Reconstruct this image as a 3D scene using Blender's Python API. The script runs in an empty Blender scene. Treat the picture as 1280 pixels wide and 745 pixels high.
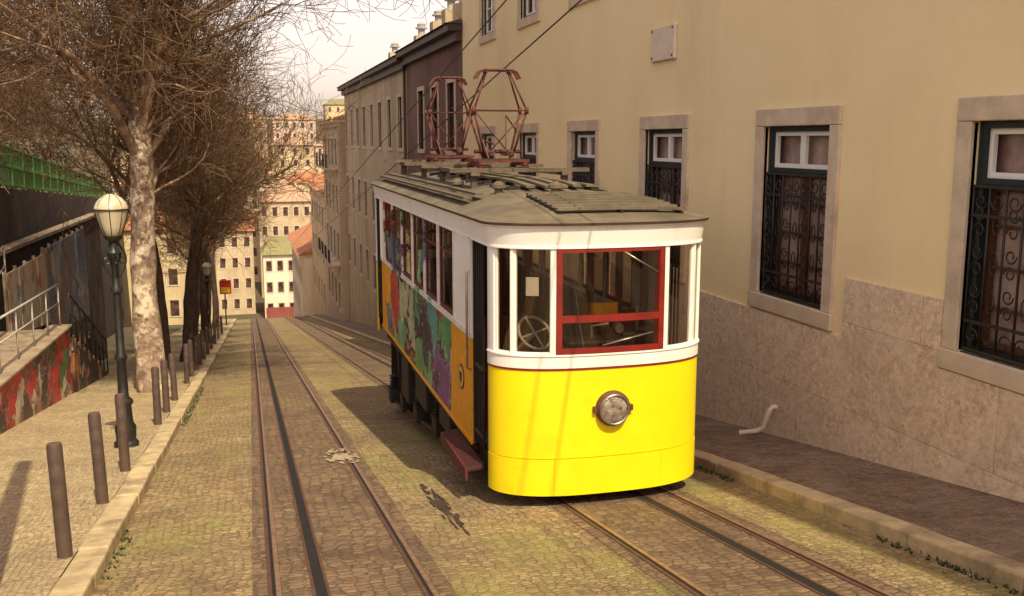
import bpy, bmesh, math, random
from mathutils import Vector, Matrix
random.seed(7)
SC=bpy.context.scene; COL=SC.collection
PI=math.pi
H=2.34; SL=.152
def gz(y):
    if y<91: return -H-SL*y
    if y<150: return -H-SL*91-.183*(y-91)
    return -H-SL*91-.183*59
# ------------------------------------------------------------------ mesh collector
class MB:
    def __init__(s): s.v=[];s.f=[];s.m=[];s.sm=[]; s.mi=0;s.smooth=False
    def face(s,i): s.f.append(tuple(i)); s.m.append(s.mi); s.sm.append(s.smooth)
    def poly(s,pts):
        n=len(s.v); s.v+=[tuple(p) for p in pts]; s.face(range(n,n+len(pts)))
    def hexa(s,p):
        n=len(s.v); s.v+=[tuple(q) for q in p]
        for f in ((0,3,2,1),(4,5,6,7),(0,1,5,4),(1,2,6,5),(2,3,7,6),(3,0,4,7)): s.face([n+i for i in f])
    def box(s,x0,x1,y0,y1,z0,z1):
        s.hexa([(x0,y0,z0),(x1,y0,z0),(x1,y1,z0),(x0,y1,z0),(x0,y0,z1),(x1,y0,z1),(x1,y1,z1),(x0,y1,z1)])
    def sbox(s,x0,x1,y0,y1,f0,f1):
        s.hexa([(x0,y0,f0(y0)),(x1,y0,f0(y0)),(x1,y1,f0(y1)),(x0,y1,f0(y1)),(x0,y0,f1(y0)),(x1,y0,f1(y0)),(x1,y1,f1(y1)),(x0,y1,f1(y1))])
    def bar(s,p,q,w,h,up=(0,0,1)):
        p=Vector(p);q=Vector(q);d=(q-p).normalized();u=Vector(up)
        if abs(d.dot(u))>.99: u=Vector((0,1,0))
        a=d.cross(u).normalized(); b=a.cross(d).normalized()
        a*=w/2;b*=h/2
        s.hexa([p-a-b,p+a-b,p+a+b,p-a+b,q-a-b,q+a-b,q+a+b,q-a+b])
    def tube(s,pts,r,n=6,cap=True,closed=False):
        pts=[Vector(p) for p in pts]; k=len(pts)
        rs=r if isinstance(r,(list,tuple)) else [r]*k
        o=s.smooth; s.smooth=True
        base=len(s.v); a=None
        for i,p in enumerate(pts):
            if closed: t=(pts[(i+1)%k]-pts[i-1])
            else: t=(pts[min(i+1,k-1)]-pts[max(i-1,0)])
            t.normalize()
            if a is None:
                a=t.cross(Vector((0,0,1)))
                if a.length<.1: a=t.cross(Vector((1,0,0)))
            else: a=a-t*a.dot(t)
            a.normalize(); b=t.cross(a)
            for j in range(n):
                c=math.cos(2*PI*j/n)*rs[i]; d=math.sin(2*PI*j/n)*rs[i]
                s.v.append((p.x+a.x*c+b.x*d,p.y+a.y*c+b.y*d,p.z+a.z*c+b.z*d))
        for i in range(k if closed else k-1):
            i2=(i+1)%k
            for j in range(n):
                s.face((base+i*n+j,base+i*n+(j+1)%n,base+i2*n+(j+1)%n,base+i2*n+j))
        if cap and not closed:
            s.smooth=False
            s.face([base+j for j in range(n)][::-1]); s.face([base+(k-1)*n+j for j in range(n)])
        s.smooth=o
    def lathe(s,c,prof,n=20,axis='z',smooth=True):
        c=Vector(c); base=len(s.v); o=s.smooth; s.smooth=smooth
        for r,h in prof:
            for j in range(n):
                a=2*PI*j/n; x=math.cos(a)*r; y=math.sin(a)*r
                if axis=='z': q=(x,y,h)
                elif axis=='y': q=(x,h,y)
                else: q=(h,x,y)
                s.v.append((c.x+q[0],c.y+q[1],c.z+q[2]))
        for i in range(len(prof)-1):
            for j in range(n):
                s.face((base+i*n+j,base+i*n+(j+1)%n,base+(i+1)*n+(j+1)%n,base+(i+1)*n+j))
        s.smooth=False
        s.face([base+j for j in range(n)][::-1]); s.face([base+(len(prof)-1)*n+j for j in range(n)])
        s.smooth=o
    def build(s,name,mats,parent=None,bevel=0,fix=True,origin=None):
        me=bpy.data.meshes.new(name)
        if parent: og=worigin(parent)
        elif origin is not None: og=Vector(origin)
        else:
            xs=[v[0] for v in s.v];ys=[v[1] for v in s.v];zs=[v[2] for v in s.v]
            og=Vector(((min(xs)+max(xs))/2,(min(ys)+max(ys))/2,min(zs)))
        me.from_pydata([(v[0]-og.x,v[1]-og.y,v[2]-og.z) for v in s.v],[],s.f)
        if not isinstance(mats,(list,tuple)): mats=[mats]
        for m in mats: me.materials.append(m)
        me.polygons.foreach_set('material_index',s.m); me.polygons.foreach_set('use_smooth',s.sm)
        if fix and len(s.f)<20000:
            b=bmesh.new(); b.from_mesh(me); bmesh.ops.recalc_face_normals(b,faces=b.faces)
            for e in b.edges:
                if len(e.link_faces)==2 and e.calc_face_angle(0)>.75: e.smooth=False
            b.to_mesh(me); b.free()
        me.update()
        o=bpy.data.objects.new(name,me); COL.objects.link(o)
        if parent: o.parent=parent
        else: o.location=og
        if bevel:
            md=o.modifiers.new('bevel','BEVEL'); md.width=bevel; md.segments=2; md.limit_method='ANGLE'; md.angle_limit=.7
        return o
def worigin(o):
    v=Vector((0,0,0))
    while o: v=v+o.location; o=o.parent
    return v
def tag(o,label,cat,group=None,kind=None):
    if label: o['label']=label
    if cat: o['category']=cat
    if group: o['group']=group
    if kind: o['kind']=kind
    return o
def thing(name,label,cat,loc,group=None):
    o=bpy.data.objects.new(name,None); COL.objects.link(o); o.location=loc; o.empty_display_size=.2
    return tag(o,label,cat,group)
def clone(o,parent=None,shift=None,loc=None,label=None):
    c=o.copy(); COL.objects.link(c); c.parent=parent
    if shift is not None: c.location=o.location+Vector(shift)
    if loc is not None: c.location=loc
    if label: c['label']=label
    for ch in list(o.children): clone(ch,c)
    return c
# ------------------------------------------------------------------ materials
def mk(name):
    m=bpy.data.materials.new(name); m.use_nodes=True; nt=m.node_tree
    return m,nt,nt.nodes['Principled BSDF']
def c4(c): return (c[0],c[1],c[2],1)
def mixc(nt,fac,a,b,blend='MIX'):
    n=nt.nodes.new('ShaderNodeMix'); n.data_type='RGBA'; n.blend_type=blend
    for i,v in ((0,fac),(6,a),(7,b)):
        if isinstance(v,bpy.types.NodeSocket): nt.links.new(v,n.inputs[i])
        elif i==0: n.inputs[0].default_value=v
        else: n.inputs[i].default_value=c4(v)
    return n.outputs[2]
def ramp(nt,fac,a,b):
    n=nt.nodes.new('ShaderNodeMapRange'); n.inputs[1].default_value=a; n.inputs[2].default_value=b
    nt.links.new(fac,n.inputs[0]); return n.outputs[0]
def math_(nt,op,a,b=0):
    n=nt.nodes.new('ShaderNodeMath'); n.operation=op
    for i,v in ((0,a),(1,b)):
        if isinstance(v,bpy.types.NodeSocket): nt.links.new(v,n.inputs[i])
        else: n.inputs[i].default_value=v
    return n.outputs[0]
def coords(nt,axes='XYZ'):
    tc=nt.nodes.new('ShaderNodeTexCoord')
    if axes=='XYZ': return tc.outputs['Object']
    s=nt.nodes.new('ShaderNodeSeparateXYZ'); nt.links.new(tc.outputs['Object'],s.inputs[0])
    c=nt.nodes.new('ShaderNodeCombineXYZ')
    for i,a in enumerate(axes): nt.links.new(s.outputs[a],c.inputs[i])
    return c.outputs[0]
def noise_(nt,v,scale,detail=5,rough=.6):
    n=nt.nodes.new('ShaderNodeTexNoise'); n.inputs['Scale'].default_value=scale; n.inputs['Detail'].default_value=detail; n.inputs['Roughness'].default_value=rough
    nt.links.new(v,n.inputs['Vector']); return n
def bump_(nt,b,h,strength,dist):
    n=nt.nodes.new('ShaderNodeBump'); n.inputs['Strength'].default_value=strength; n.inputs['Distance'].default_value=dist
    nt.links.new(h,n.inputs['Height']); nt.links.new(n.outputs[0],b.inputs['Normal'])
def pm(name,c1,c2=None,scale=3,rough=.75,bump=.2,bscale=30,bd=.01,metal=0,grime=None,gscale=.7,glo=.5,ghi=.75,coat=0,streak=False):
    m,nt,b=mk(name); v=coords(nt)
    if c2 is None: c2=tuple(x*.7 for x in c1)
    n1=noise_(nt,v,scale,8,.65)
    col=mixc(nt,ramp(nt,n1.outputs['Fac'],.38,.64),c1,c2)
    if grime:
        vv=v
        if streak:
            mp=nt.nodes.new('ShaderNodeMapping'); mp.inputs['Scale'].default_value=(1,1,.18); nt.links.new(v,mp.inputs[0]); vv=mp.outputs[0]
        n2=noise_(nt,vv,gscale,10,.7)
        col=mixc(nt,ramp(nt,n2.outputs['Fac'],glo,ghi),col,grime)
    nt.links.new(col,b.inputs['Base Color'])
    b.inputs['Roughness'].default_value=rough; b.inputs['Metallic'].default_value=metal
    if coat: b.inputs['Coat Weight'].default_value=coat; b.inputs['Coat Roughness'].default_value=.15
    if bump:
        n3=noise_(nt,v,bscale,6,.7); bump_(nt,b,n3.outputs['Fac'],bump,bd)
    return m
def warp(nt,v,scale,dist,detail=3):
    nz=noise_(nt,v,scale,detail)
    s0=nt.nodes.new('ShaderNodeVectorMath'); s0.operation='SUBTRACT'; nt.links.new(nz.outputs['Color'],s0.inputs[0]); s0.inputs[1].default_value=(.5,.5,.5)
    vm=nt.nodes.new('ShaderNodeVectorMath'); vm.operation='SCALE'; nt.links.new(s0.outputs[0],vm.inputs[0]); vm.inputs['Scale'].default_value=dist
    va=nt.nodes.new('ShaderNodeVectorMath'); va.operation='ADD'; nt.links.new(v,va.inputs[0]); nt.links.new(vm.outputs[0],va.inputs[1])
    return va.outputs[0]
def bricky(name,bw,bh,mort,c1,c2,cm,axes='XYZ',dist=.03,rough=.85,bump=.6,bd=.02,moss=None,mlo=.5,mhi=.7,dirt=(.1,.07,.05),dlo=.5,dhi=.8,dscale=.5,dsc=3.0,offset=.5,worn=None,cells=0,msk=.35):
    m,nt,b=mk(name); v=coords(nt,axes)
    if cells:
        mp=nt.nodes.new('ShaderNodeMapping'); mp.inputs['Scale'].default_value=(1/bw,1/bh,0); nt.links.new(warp(nt,warp(nt,v,7,.02),.7,.35,2),mp.inputs[0])
        vo=nt.nodes.new('ShaderNodeTexVoronoi'); vo.voronoi_dimensions='2D'; vo.inputs['Scale'].default_value=1; vo.inputs['Randomness'].default_value=cells; nt.links.new(mp.outputs[0],vo.inputs['Vector'])
        ve=nt.nodes.new('ShaderNodeTexVoronoi'); ve.voronoi_dimensions='2D'; ve.feature='DISTANCE_TO_EDGE'; ve.inputs['Scale'].default_value=1; ve.inputs['Randomness'].default_value=cells; nt.links.new(mp.outputs[0],ve.inputs['Vector'])
        sp=nt.nodes.new('ShaderNodeSeparateColor'); nt.links.new(vo.outputs['Color'],sp.inputs[0])
        body=ramp(nt,ve.outputs['Distance'],.0,.16)
        wear=noise_(nt,v,1.6,8,.75)
        vis=math_(nt,'ADD',math_(nt,'MULTIPLY',body,.75),math_(nt,'MULTIPLY',ramp(nt,wear.outputs['Fac'],.4,.62),.5)); vis=math_(nt,'MINIMUM',vis,1)
        base=mixc(nt,vis,cm,mixc(nt,sp.outputs[0],c1,c2)); hgt=body
    else:
        vv=warp(nt,v,dsc,dist)
        if dsc>5: vv=warp(nt,vv,.8,.3,2)
        br=nt.nodes.new('ShaderNodeTexBrick'); nt.links.new(vv,br.inputs['Vector'])
        br.inputs['Scale'].default_value=1; br.inputs['Brick Width'].default_value=bw; br.inputs['Row Height'].default_value=bh
        br.inputs['Mortar Size'].default_value=mort; br.inputs['Mortar Smooth'].default_value=.8; br.inputs['Bias'].default_value=0
        br.inputs['Color1'].default_value=c4(c1); br.inputs['Color2'].default_value=c4(c2); br.inputs['Mortar'].default_value=c4(cm)
        br.offset=offset; base=br.outputs['Color']; hgt=math_(nt,'SUBTRACT',1,br.outputs['Fac'])
    fine=noise_(nt,v,16,8,.78)
    col=mixc(nt,.8,base,mixc(nt,ramp(nt,fine.outputs['Fac'],.34,.66),(.45,.43,.40),(1.4,1.36,1.27)),'MULTIPLY')
    big=noise_(nt,v,dscale,10,.72)
    col=mixc(nt,ramp(nt,big.outputs['Fac'],dlo,dhi),col,mixc(nt,.5,dirt,col))
    if worn:
        wn=noise_(nt,v,2.1,9,.75); col=mixc(nt,math_(nt,'MULTIPLY',ramp(nt,wn.outputs['Fac'],.46,.64),.6),col,worn)
    if moss:
        mp=nt.nodes.new('ShaderNodeMapping'); mp.inputs['Scale'].default_value=(1,msk,1); mp.inputs['Location'].default_value=(3,7,1); nt.links.new(v,mp.inputs[0])
        mn=noise_(nt,mp.outputs[0],1.1,10,.78)
        col=mixc(nt,math_(nt,'MULTIPLY',ramp(nt,mn.outputs['Fac'],mlo,mhi),.6),col,moss)
    nt.links.new(col,b.inputs['Base Color']); b.inputs['Roughness'].default_value=rough
    h=math_(nt,'ADD',math_(nt,'MULTIPLY',hgt,.6),math_(nt,'MULTIPLY',fine.outputs['Fac'],1.2))
    bump_(nt,b,h,bump,bd)
    return m
def gcolor(nt,base,pal,scale,lo,hi,axes,edge,ends):
    v=coords(nt,axes)
    vv=warp(nt,v,1.9,1.3,5)
    vo=nt.nodes.new('ShaderNodeTexVoronoi'); vo.inputs['Scale'].default_value=scale; nt.links.new(vv,vo.inputs['Vector'])
    sp=nt.nodes.new('ShaderNodeSeparateColor'); nt.links.new(vo.outputs['Color'],sp.inputs[0])
    cr=nt.nodes.new('ShaderNodeValToRGB'); cr.color_ramp.interpolation='CONSTANT'
    for i,c in enumerate(pal):
        if i<2: e=cr.color_ramp.elements[i]; e.position=i/len(pal)
        else: e=cr.color_ramp.elements.new(i/len(pal))
        e.color=c4(c)
    nt.links.new(sp.outputs[0],cr.inputs[0])
    ve=nt.nodes.new('ShaderNodeTexVoronoi'); ve.feature='DISTANCE_TO_EDGE'; ve.inputs['Scale'].default_value=scale; nt.links.new(vv,ve.inputs['Vector'])
    ed=ramp(nt,ve.outputs['Distance'],edge,edge+.03)
    sw=noise_(nt,v,2.5,5); fill=mixc(nt,ramp(nt,sw.outputs['Fac'],.38,.62),cr.outputs[0],mixc(nt,.6,cr.outputs[0],mixc(nt,1,cr.outputs[0],(2.0,2.0,1.7),'MULTIPLY')))
    ek=noise_(nt,v,1.3,2)
    col=mixc(nt,math_(nt,'MAXIMUM',ed,ramp(nt,ek.outputs['Fac'],.5,.6)),(.02,.016,.02),fill)
    hl=math_(nt,'MULTIPLY',ramp(nt,ve.outputs['Distance'],edge+.05,edge+.06),math_(nt,'SUBTRACT',1,ramp(nt,ve.outputs['Distance'],edge+.075,edge+.085)))
    hn=noise_(nt,v,1.7,2); col=mixc(nt,math_(nt,'MULTIPLY',hl,ramp(nt,hn.outputs['Fac'],.5,.52)),col,(.5,.48,.4))
    mn=noise_(nt,v,.9,6); mask=ramp(nt,mn.outputs['Fac'],lo,hi)
    if ends:
        s=nt.nodes.new('ShaderNodeSeparateXYZ'); nt.links.new(warp(nt,coords(nt),1.3,.9,5),s.inputs[0])
        mask=math_(nt,'MULTIPLY',mask,math_(nt,'MULTIPLY',ramp(nt,s.outputs['Y'],ends[0],ends[0]+.05),math_(nt,'SUBTRACT',1,ramp(nt,s.outputs['Y'],ends[1],ends[1]+.05))))
    col=mixc(nt,mask,base,col)
    f=noise_(nt,v,9,8,.7); col=mixc(nt,.6,col,mixc(nt,ramp(nt,f.outputs['Fac'],.3,.7),(.5,.46,.44),(1.1,1.1,1.1)),'MULTIPLY')
    return col,mask
def graffiti(name,base,pal,scale=1.6,lo=.42,hi=.46,axes='YZX',edge=.035,ends=None):
    m,nt,b=mk(name); col,_=gcolor(nt,base,pal,scale,lo,hi,axes,edge,ends)
    nt.links.new(col,b.inputs['Base Color']); b.inputs['Roughness'].default_value=.5
    return m
def glass(name,tint=(.86,.82,.76),refl=.05,graf=None):
    m=bpy.data.materials.new(name); m.use_nodes=True; nt=m.node_tree; nt.nodes.clear()
    o=nt.nodes.new('ShaderNodeOutputMaterial'); t=nt.nodes.new('ShaderNodeBsdfTransparent'); t.inputs[0].default_value=c4(tint)
    g=nt.nodes.new('ShaderNodeBsdfGlossy'); g.inputs['Roughness'].default_value=.02; g.inputs[0].default_value=(1,.95,.88,1)
    fr=nt.nodes.new('ShaderNodeLayerWeight'); fr.inputs[0].default_value=.2
    f=math_(nt,'ADD',math_(nt,'MULTIPLY',fr.outputs['Fresnel'],.35),refl)
    mx=nt.nodes.new('ShaderNodeMixShader'); nt.links.new(f,mx.inputs[0]); nt.links.new(t.outputs[0],mx.inputs[1]); nt.links.new(g.outputs[0],mx.inputs[2])
    out=mx.outputs[0]
    if graf:
        pb_=nt.nodes.new('ShaderNodeBsdfPrincipled'); col,mask=gcolor(nt,graf[0],graf,1.4,.52,.54,'YZX',.03,(-1.2,3.2))
        sz=nt.nodes.new('ShaderNodeSeparateXYZ'); nt.links.new(warp(nt,coords(nt),1.5,.6,5),sz.inputs[0])
        # paint only reaches the lower half of the panes (object z is measured from the rails at mid car)
        mask=math_(nt,'MULTIPLY',mask,math_(nt,'SUBTRACT',1,ramp(nt,sz.outputs['Z'],2.86,2.90)))
        nt.links.new(col,pb_.inputs['Base Color']); m2=nt.nodes.new('ShaderNodeMixShader'); nt.links.new(mask,m2.inputs[0]); nt.links.new(out,m2.inputs[1]); nt.links.new(pb_.outputs[0],m2.inputs[2]); out=m2.outputs[0]
    nt.links.new(out,o.inputs[0])
    return m
GP=[(.07,.24,.09),(.17,.38,.12),(.035,.025,.05),(.17,.06,.20),(.36,.38,.25),(.42,.05,.035),(.07,.24,.22),(.14,.34,.16),(.80,.36,.02),(.09,.13,.2),(.10,.28,.10)]
M={}
M['plaster']=pm('cream_plaster',(.93,.76,.43),(.89,.71,.38),.5,.9,.35,7,.02,grime=(.70,.53,.32),gscale=.35,glo=.52,ghi=.9,streak=True)
M['plinth']=bricky('limestone_slabs',2.3,1.02,.006,(.80,.63,.46),(.72,.55,.40),(.40,.27,.19),'YZX',.03,.85,.55,.018,dirt=(.46,.31,.22),dlo=.52,dhi=.68,dscale=1.0,worn=(.86,.70,.53))
M['stone']=pm('window_limestone',(.68,.55,.39),(.56,.44,.31),3,.85,.4,25,.01,grime=(.36,.27,.19),gscale=1.3)
M['black']=pm('black_iron',(.012,.012,.012),(.03,.018,.014),8,.5,.1)
M['winframe']=pm('dark_green_frame_paint',(.008,.018,.018),(.014,.024,.022),5,.45,.1)
M['white']=pm('aged_white_paint',(.88,.86,.80),(.83,.79,.72),2.5,.55,.06,20,.004,grime=(.58,.48,.36),gscale=2.6,glo=.57,ghi=.9)
M['winpane']=pm('dim_window_pane',(.035,.018,.016),(.15,.09,.07),1.6,.12,0)
M['curtain']=pm('net_curtain_behind_glass',(.24,.14,.12),(.46,.33,.27),1.8,.25,0,coat=.6)
M['yellow']=pm('yellow_tram_paint',(.97,.76,.004),(.92,.70,.004),1.5,.45,.06,5,.006,grime=(.80,.52,.01),gscale=1.8,glo=.56,ghi=.92,coat=.12)
M['red']=pm('red_window_paint',(.26,.018,.010),(.17,.014,.009),5,.45,.1)
M['redwood']=pm('dark_red_window_frame',(.16,.03,.018),(.10,.022,.014),5,.5,.1)
M['redbrown']=pm('rusty_red_brown_steel',(.13,.024,.016),(.065,.02,.014),9,.7,.3)
M['step']=pm('dark_red_step_paint',(.055,.012,.009),(.035,.012,.009),9,.75,.3)
M['roof']=pm('weathered_roof_canvas',(.16,.125,.075),(.095,.072,.047),2.5,.75,.35,12,.01,grime=(.24,.19,.12),gscale=1.4)
M['rooftrim']=pm('dark_brown_roof_trim',(.06,.03,.022),(.04,.025,.02),5,.6,.2)
M['board']=pm('weathered_duckboard',(.15,.11,.07),(.08,.055,.038),6,.85,.4)
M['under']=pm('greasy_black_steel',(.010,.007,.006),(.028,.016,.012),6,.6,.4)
M['wood']=pm('varnished_wood',(.13,.05,.02),(.08,.03,.015),6,.4,.1)
M['interior']=pm('dark_interior_paint',(.035,.018,.015),(.02,.012,.01),4,.6,.1)
M['steel']=pm('worn_steel',(.42,.36,.3),(.28,.22,.18),8,.35,.1,metal=.8)
M['rust']=pm('rusty_rail_side',(.12,.05,.025),(.07,.03,.02),10,.7,.4)
M['railtop']=pm('polished_rail_top',(.38,.24,.14),(.24,.13,.08),12,.45,.1,metal=.5)
M['slot']=pm('black_cable_slot',(.006,.005,.005),(.012,.01,.008),8,.9,0)
M['glass']=glass('clear_window_glass')
M['gglass']=glass('graffiti_painted_window_glass',graf=GP)
M['lens']=pm('headlight_lens',(.40,.33,.26),(.10,.06,.05),16,.06,.6,60,.01,coat=1.0)
M['orange']=graffiti('orange_panel_with_graffiti',(.86,.38,.010),GP,1.25,.30,.32,ends=(-2.6,3.1))
M['ograf']=graffiti('window_post_graffiti',(.88,.85,.78),GP,1.4,.50,.52,ends=(-1.4,3.2))
M['orangeplain']=pm('orange_tram_paint',(.88,.42,.012),(.78,.33,.01),2,.4,.05)
M['road']=bricky('road_setts',.085,.062,.009,(.50,.36,.18),(.27,.185,.095),(.15,.105,.058),'XYZ',.085,.85,.9,.02,moss=(.29,.28,.06),mlo=.48,mhi=.68,dirt=(.13,.08,.05),dlo=.42,dhi=.64,dscale=.6,dsc=8,cells=.6)
M['bed']=bricky('track_setts',.12,.075,.010,(.32,.21,.12),(.17,.105,.062),(.08,.053,.033),'XYZ',.07,.8,.9,.02,moss=(.22,.2,.06),mlo=.56,mhi=.78,dirt=(.09,.052,.034),dlo=.42,dhi=.62,dscale=.7,dsc=8,cells=.5)
M['pave']=bricky('small_limestone_setts',.06,.06,.006,(.60,.47,.28),(.42,.31,.18),(.22,.155,.09),'XYZ',.08,.85,.9,.014,dirt=(.25,.18,.10),dlo=.45,dhi=.72,dscale=.7,dsc=9,cells=.55)
M['pave2']=bricky('shade_tinted_pavement_setts',.08,.065,.008,(.34,.23,.15),(.19,.12,.08),(.10,.063,.045),'XYZ',.08,.85,.9,.016,dirt=(.12,.075,.05),dlo=.42,dhi=.62,dscale=.9,dsc=8,cells=.6,worn=(.36,.26,.18))  # shade of the building over this pavement put into the darker sett colours
M['kerb']=pm('kerb_limestone',(.60,.46,.26),(.38,.28,.16),3,.8,.5,18,.012,grime=(.18,.12,.07),gscale=1.9)
M['earth']=pm('dry_earth',(.12,.08,.04),(.07,.06,.03),.3,.95,.3)
M['bollard']=pm('brown_grey_bollard_paint',(.10,.062,.047),(.06,.04,.033),7,.55,.15,grime=(.16,.11,.08),gscale=3)
M['lampgreen']=pm('blackened_lamp_paint',(.012,.014,.012),(.028,.022,.018),8,.45,.2)
M['opal']=pm('cream_lantern_glass',(.62,.54,.37),(.48,.40,.26),4,.2,.05,coat=.5)
M['barkpale']=pm('mottled_plane_bark',(.40,.28,.19),(.12,.07,.05),5,.9,.7,14,.03,grime=(.66,.54,.39),gscale=2.4,glo=.5,ghi=.58)
M['barkdark']=pm('dark_bark',(.09,.05,.03),(.045,.028,.02),5,.9,.8,12,.03)
M['twig']=pm('golden_brown_twigs',(.22,.125,.06),(.10,.055,.03),3,.9,0)
M['twigpale']=pm('pale_brown_branch_bark',(.34,.22,.14),(.13,.075,.05),3.5,.9,.5,12,.02,grime=(.46,.34,.23),gscale=1.6,glo=.52,ghi=.62)
M['conc']=pm('stained_concrete',(.40,.30,.2),(.24,.17,.12),2,.9,.4)
M['darkwall']=pm('sooty_retaining_wall',(.07,.037,.027),(.035,.022,.017),1.2,.9,.6,7,.05,grime=(.14,.09,.06),gscale=.8)
M['gred']=graffiti('red_graffiti_wall',(.16,.06,.045),[(.48,.03,.03),(.05,.03,.03),(.40,.02,.03),(.10,.16,.06),(.50,.42,.34),(.36,.03,.02),(.2,.06,.05)],1.7,.36,.46,edge=.012)
M['gwhite']=graffiti('pale_graffiti_board',(.46,.38,.31),[(.34,.14,.1),(.42,.38,.34),(.16,.18,.22),(.5,.42,.33),(.25,.09,.08)],1.6,.5,.56,edge=.01)
M['gblue']=graffiti('blue_grey_graffiti_board',(.13,.17,.27),[(.10,.14,.24),(.19,.13,.15),(.29,.29,.32),(.12,.16,.27),(.07,.08,.12)],.7,.4,.5,edge=.004)
M['gdark']=graffiti('dark_stair_graffiti',(.05,.03,.03),[(.36,.12,.05),(.03,.02,.02),(.4,.28,.2),(.15,.05,.05)],1.5,.45,.5)
M['fgreen']=pm('green_fence_paint',(.07,.19,.035),(.10,.24,.05),2,.6,.2)
M['leaf']=pm('dark_green_leaves',(.035,.055,.015),(.075,.075,.022),2,.8,0)
M['b_brown']=pm('brown_render',(.18,.085,.06),(.12,.06,.045),.8,.9,.3,grime=(.24,.14,.09),gscale=.4,streak=True)
M['b_beige']=pm('beige_render',(.58,.45,.28),(.47,.36,.22),.7,.9,.3,grime=(.30,.21,.13),gscale=.35,streak=True)
M['b_cream']=pm('pale_cream_render',(.80,.70,.53),(.72,.61,.45),.5,.9,.1,grime=(.5,.39,.29),gscale=.3,streak=True)
M['b_pink']=pm('pink_render',(.70,.54,.43),(.62,.46,.36),.5,.9,.1,grime=(.44,.34,.26),gscale=.3,streak=True)
M['b_ochre']=pm('ochre_render',(.66,.52,.30),(.58,.44,.25),.5,.9,.1,grime=(.36,.27,.16),gscale=.3,streak=True)
M['tile']=bricky('terracotta_roof_tiles',.35,.4,.03,(.58,.23,.09),(.44,.17,.07),(.2,.09,.05),'XYZ',.05,.9,.6,.03,dirt=(.28,.15,.09),dlo=.42,dhi=.7)
M['tilef']=bricky('hazy_far_roof_tiles',.35,.4,.03,(.56,.35,.23),(.47,.28,.18),(.30,.19,.13),'XYZ',.05,.9,.6,.03,dirt=(.40,.28,.20),dlo=.42,dhi=.7)  # distance haze put into the tile colours, paler than the near roofs
M['tile2']=bricky('greyed_roof_tiles',.35,.4,.03,(.32,.29,.13),(.25,.22,.10),(.1,.09,.05),'XYZ',.05,.9,.6,.03)
M['metalgrey']=pm('grey_painted_metal',(.45,.42,.38),(.36,.32,.28),5,.5,.1)
M['signred']=pm('red_sign_face',(.5,.02,.02),(.45,.02,.02),3,.4,0)
M['signyel']=pm('yellow_sign_face',(.75,.5,.03),(.7,.45,.03),3,.4,0)
M['hoard']=pm('dull_red_boards',(.28,.06,.045),(.2,.05,.04),3,.7,0)
M['stain']=pm('pale_paint_spill',(.46,.36,.22),(.28,.21,.13),10,.85,.3)
M['oil']=pm('dark_oil_stain',(.04,.025,.02),(.08,.05,.035),6,.55,.2)
M['plaque']=pm('pale_metal_box_paint',(.78,.64,.5),(.68,.54,.42),4,.6,.1)
# ------------------------------------------------------------------ terrain / road
def wallx(y): return -6.3-.0727*(y-28.8)
def fz(y): return -1.26-.062*(y-28.8)
def terr(x,y):
    g=gz(y)-.2
    if y>175: g=-27.3+min((y-175)*.156,36)
    if x<wallx(min(y,92))-.05:
        hz=fz(y)-.12+max(0,min(9,(wallx(min(y,92))-6-x)*.16))
        if y<92: return hz
        if y<175: return hz+(g-hz)*(y-92)/83
    return g
mb=MB(); mb.smooth=False
ys=[-40,-20,-8]+list(range(0,180,6))+[190,210,240,280,330,380,420,600,1000,2500]
rows=[]
for y in ys:
    wx=wallx(min(y,92))
    xs=[-1500,-400,-150,-80,-45,-25,-14,wx-.35,wx-.02,-4.5,-1,2,5,8,14,30,60,120,300,1500]
    if wx<-13.5: xs[6]=wx-1.5
    rows.append([(x,y,terr(x,y)) for x in xs])
n=len(rows[0]); mb.v=[p for r in rows for p in r]
for i in range(len(rows)-1):
    for j in range(n-1): mb.face((i*n+j,i*n+j+1,(i+1)*n+j+1,(i+1)*n+j))
tag(mb.build('terrain',M['earth'],origin=(0,0,0),fix=False),None,None,kind='structure')
def sheet(x0,x1,y0,y1,dz,step=3):
    m=MB(); y=y0
    while y<y1-.001:
        y2=min(y+step,y1); 
        m.poly([(x0,y,gz(y)+dz),(x1,y,gz(y)+dz),(x1,y2,gz(y2)+dz),(x0,y2,gz(y2)+dz)]); y=y2
    return m
def struct(name,m,mat,**k):
    return tag(m.build(name,mat,origin=(0,0,0),fix=False,**k),None,None,kind='structure')
struct('road',sheet(-1.32,5.17,-10,150,0),M['road'])
LR=(.09,1.22,.43); RR=(3.07,4.24,3.90)
struct('track_bed_left',sheet(-.08,1.40,-10,91,.004),M['bed'])
struct('track_bed_right',sheet(2.90,4.42,-10,91,.004),M['bed'])
def pavement(name,x0,x1,y0,y1,mat,hh=.12):
    m=sheet(x0,x1,y0,y1,hh,3); struct(name,m,mat)
pavement('left_pavement',-4.6,-1.56,-10,91,M['pave'])
pavement('right_pavement',5.38,7.0,-10,150,M['pave2'])
def kerb(name,x0,x1,seed):
    r=random.Random(seed); m=MB(); y=-6
    while y<91:
        L=r.uniform(.8,1.25); dz=r.uniform(-.010,.010); dx=r.uniform(-.010,.010)
        m.sbox(x0+dx,x1+dx,y+.006,y+L-.006,lambda q:gz(q)-.1,lambda q:gz(q)+.128+dz); y+=L
    struct(name,m,M['kerb'],bevel=.02)
kerb('left_kerb',-1.56,-1.30,1); kerb('right_kerb',5.15,5.38,2)
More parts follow.
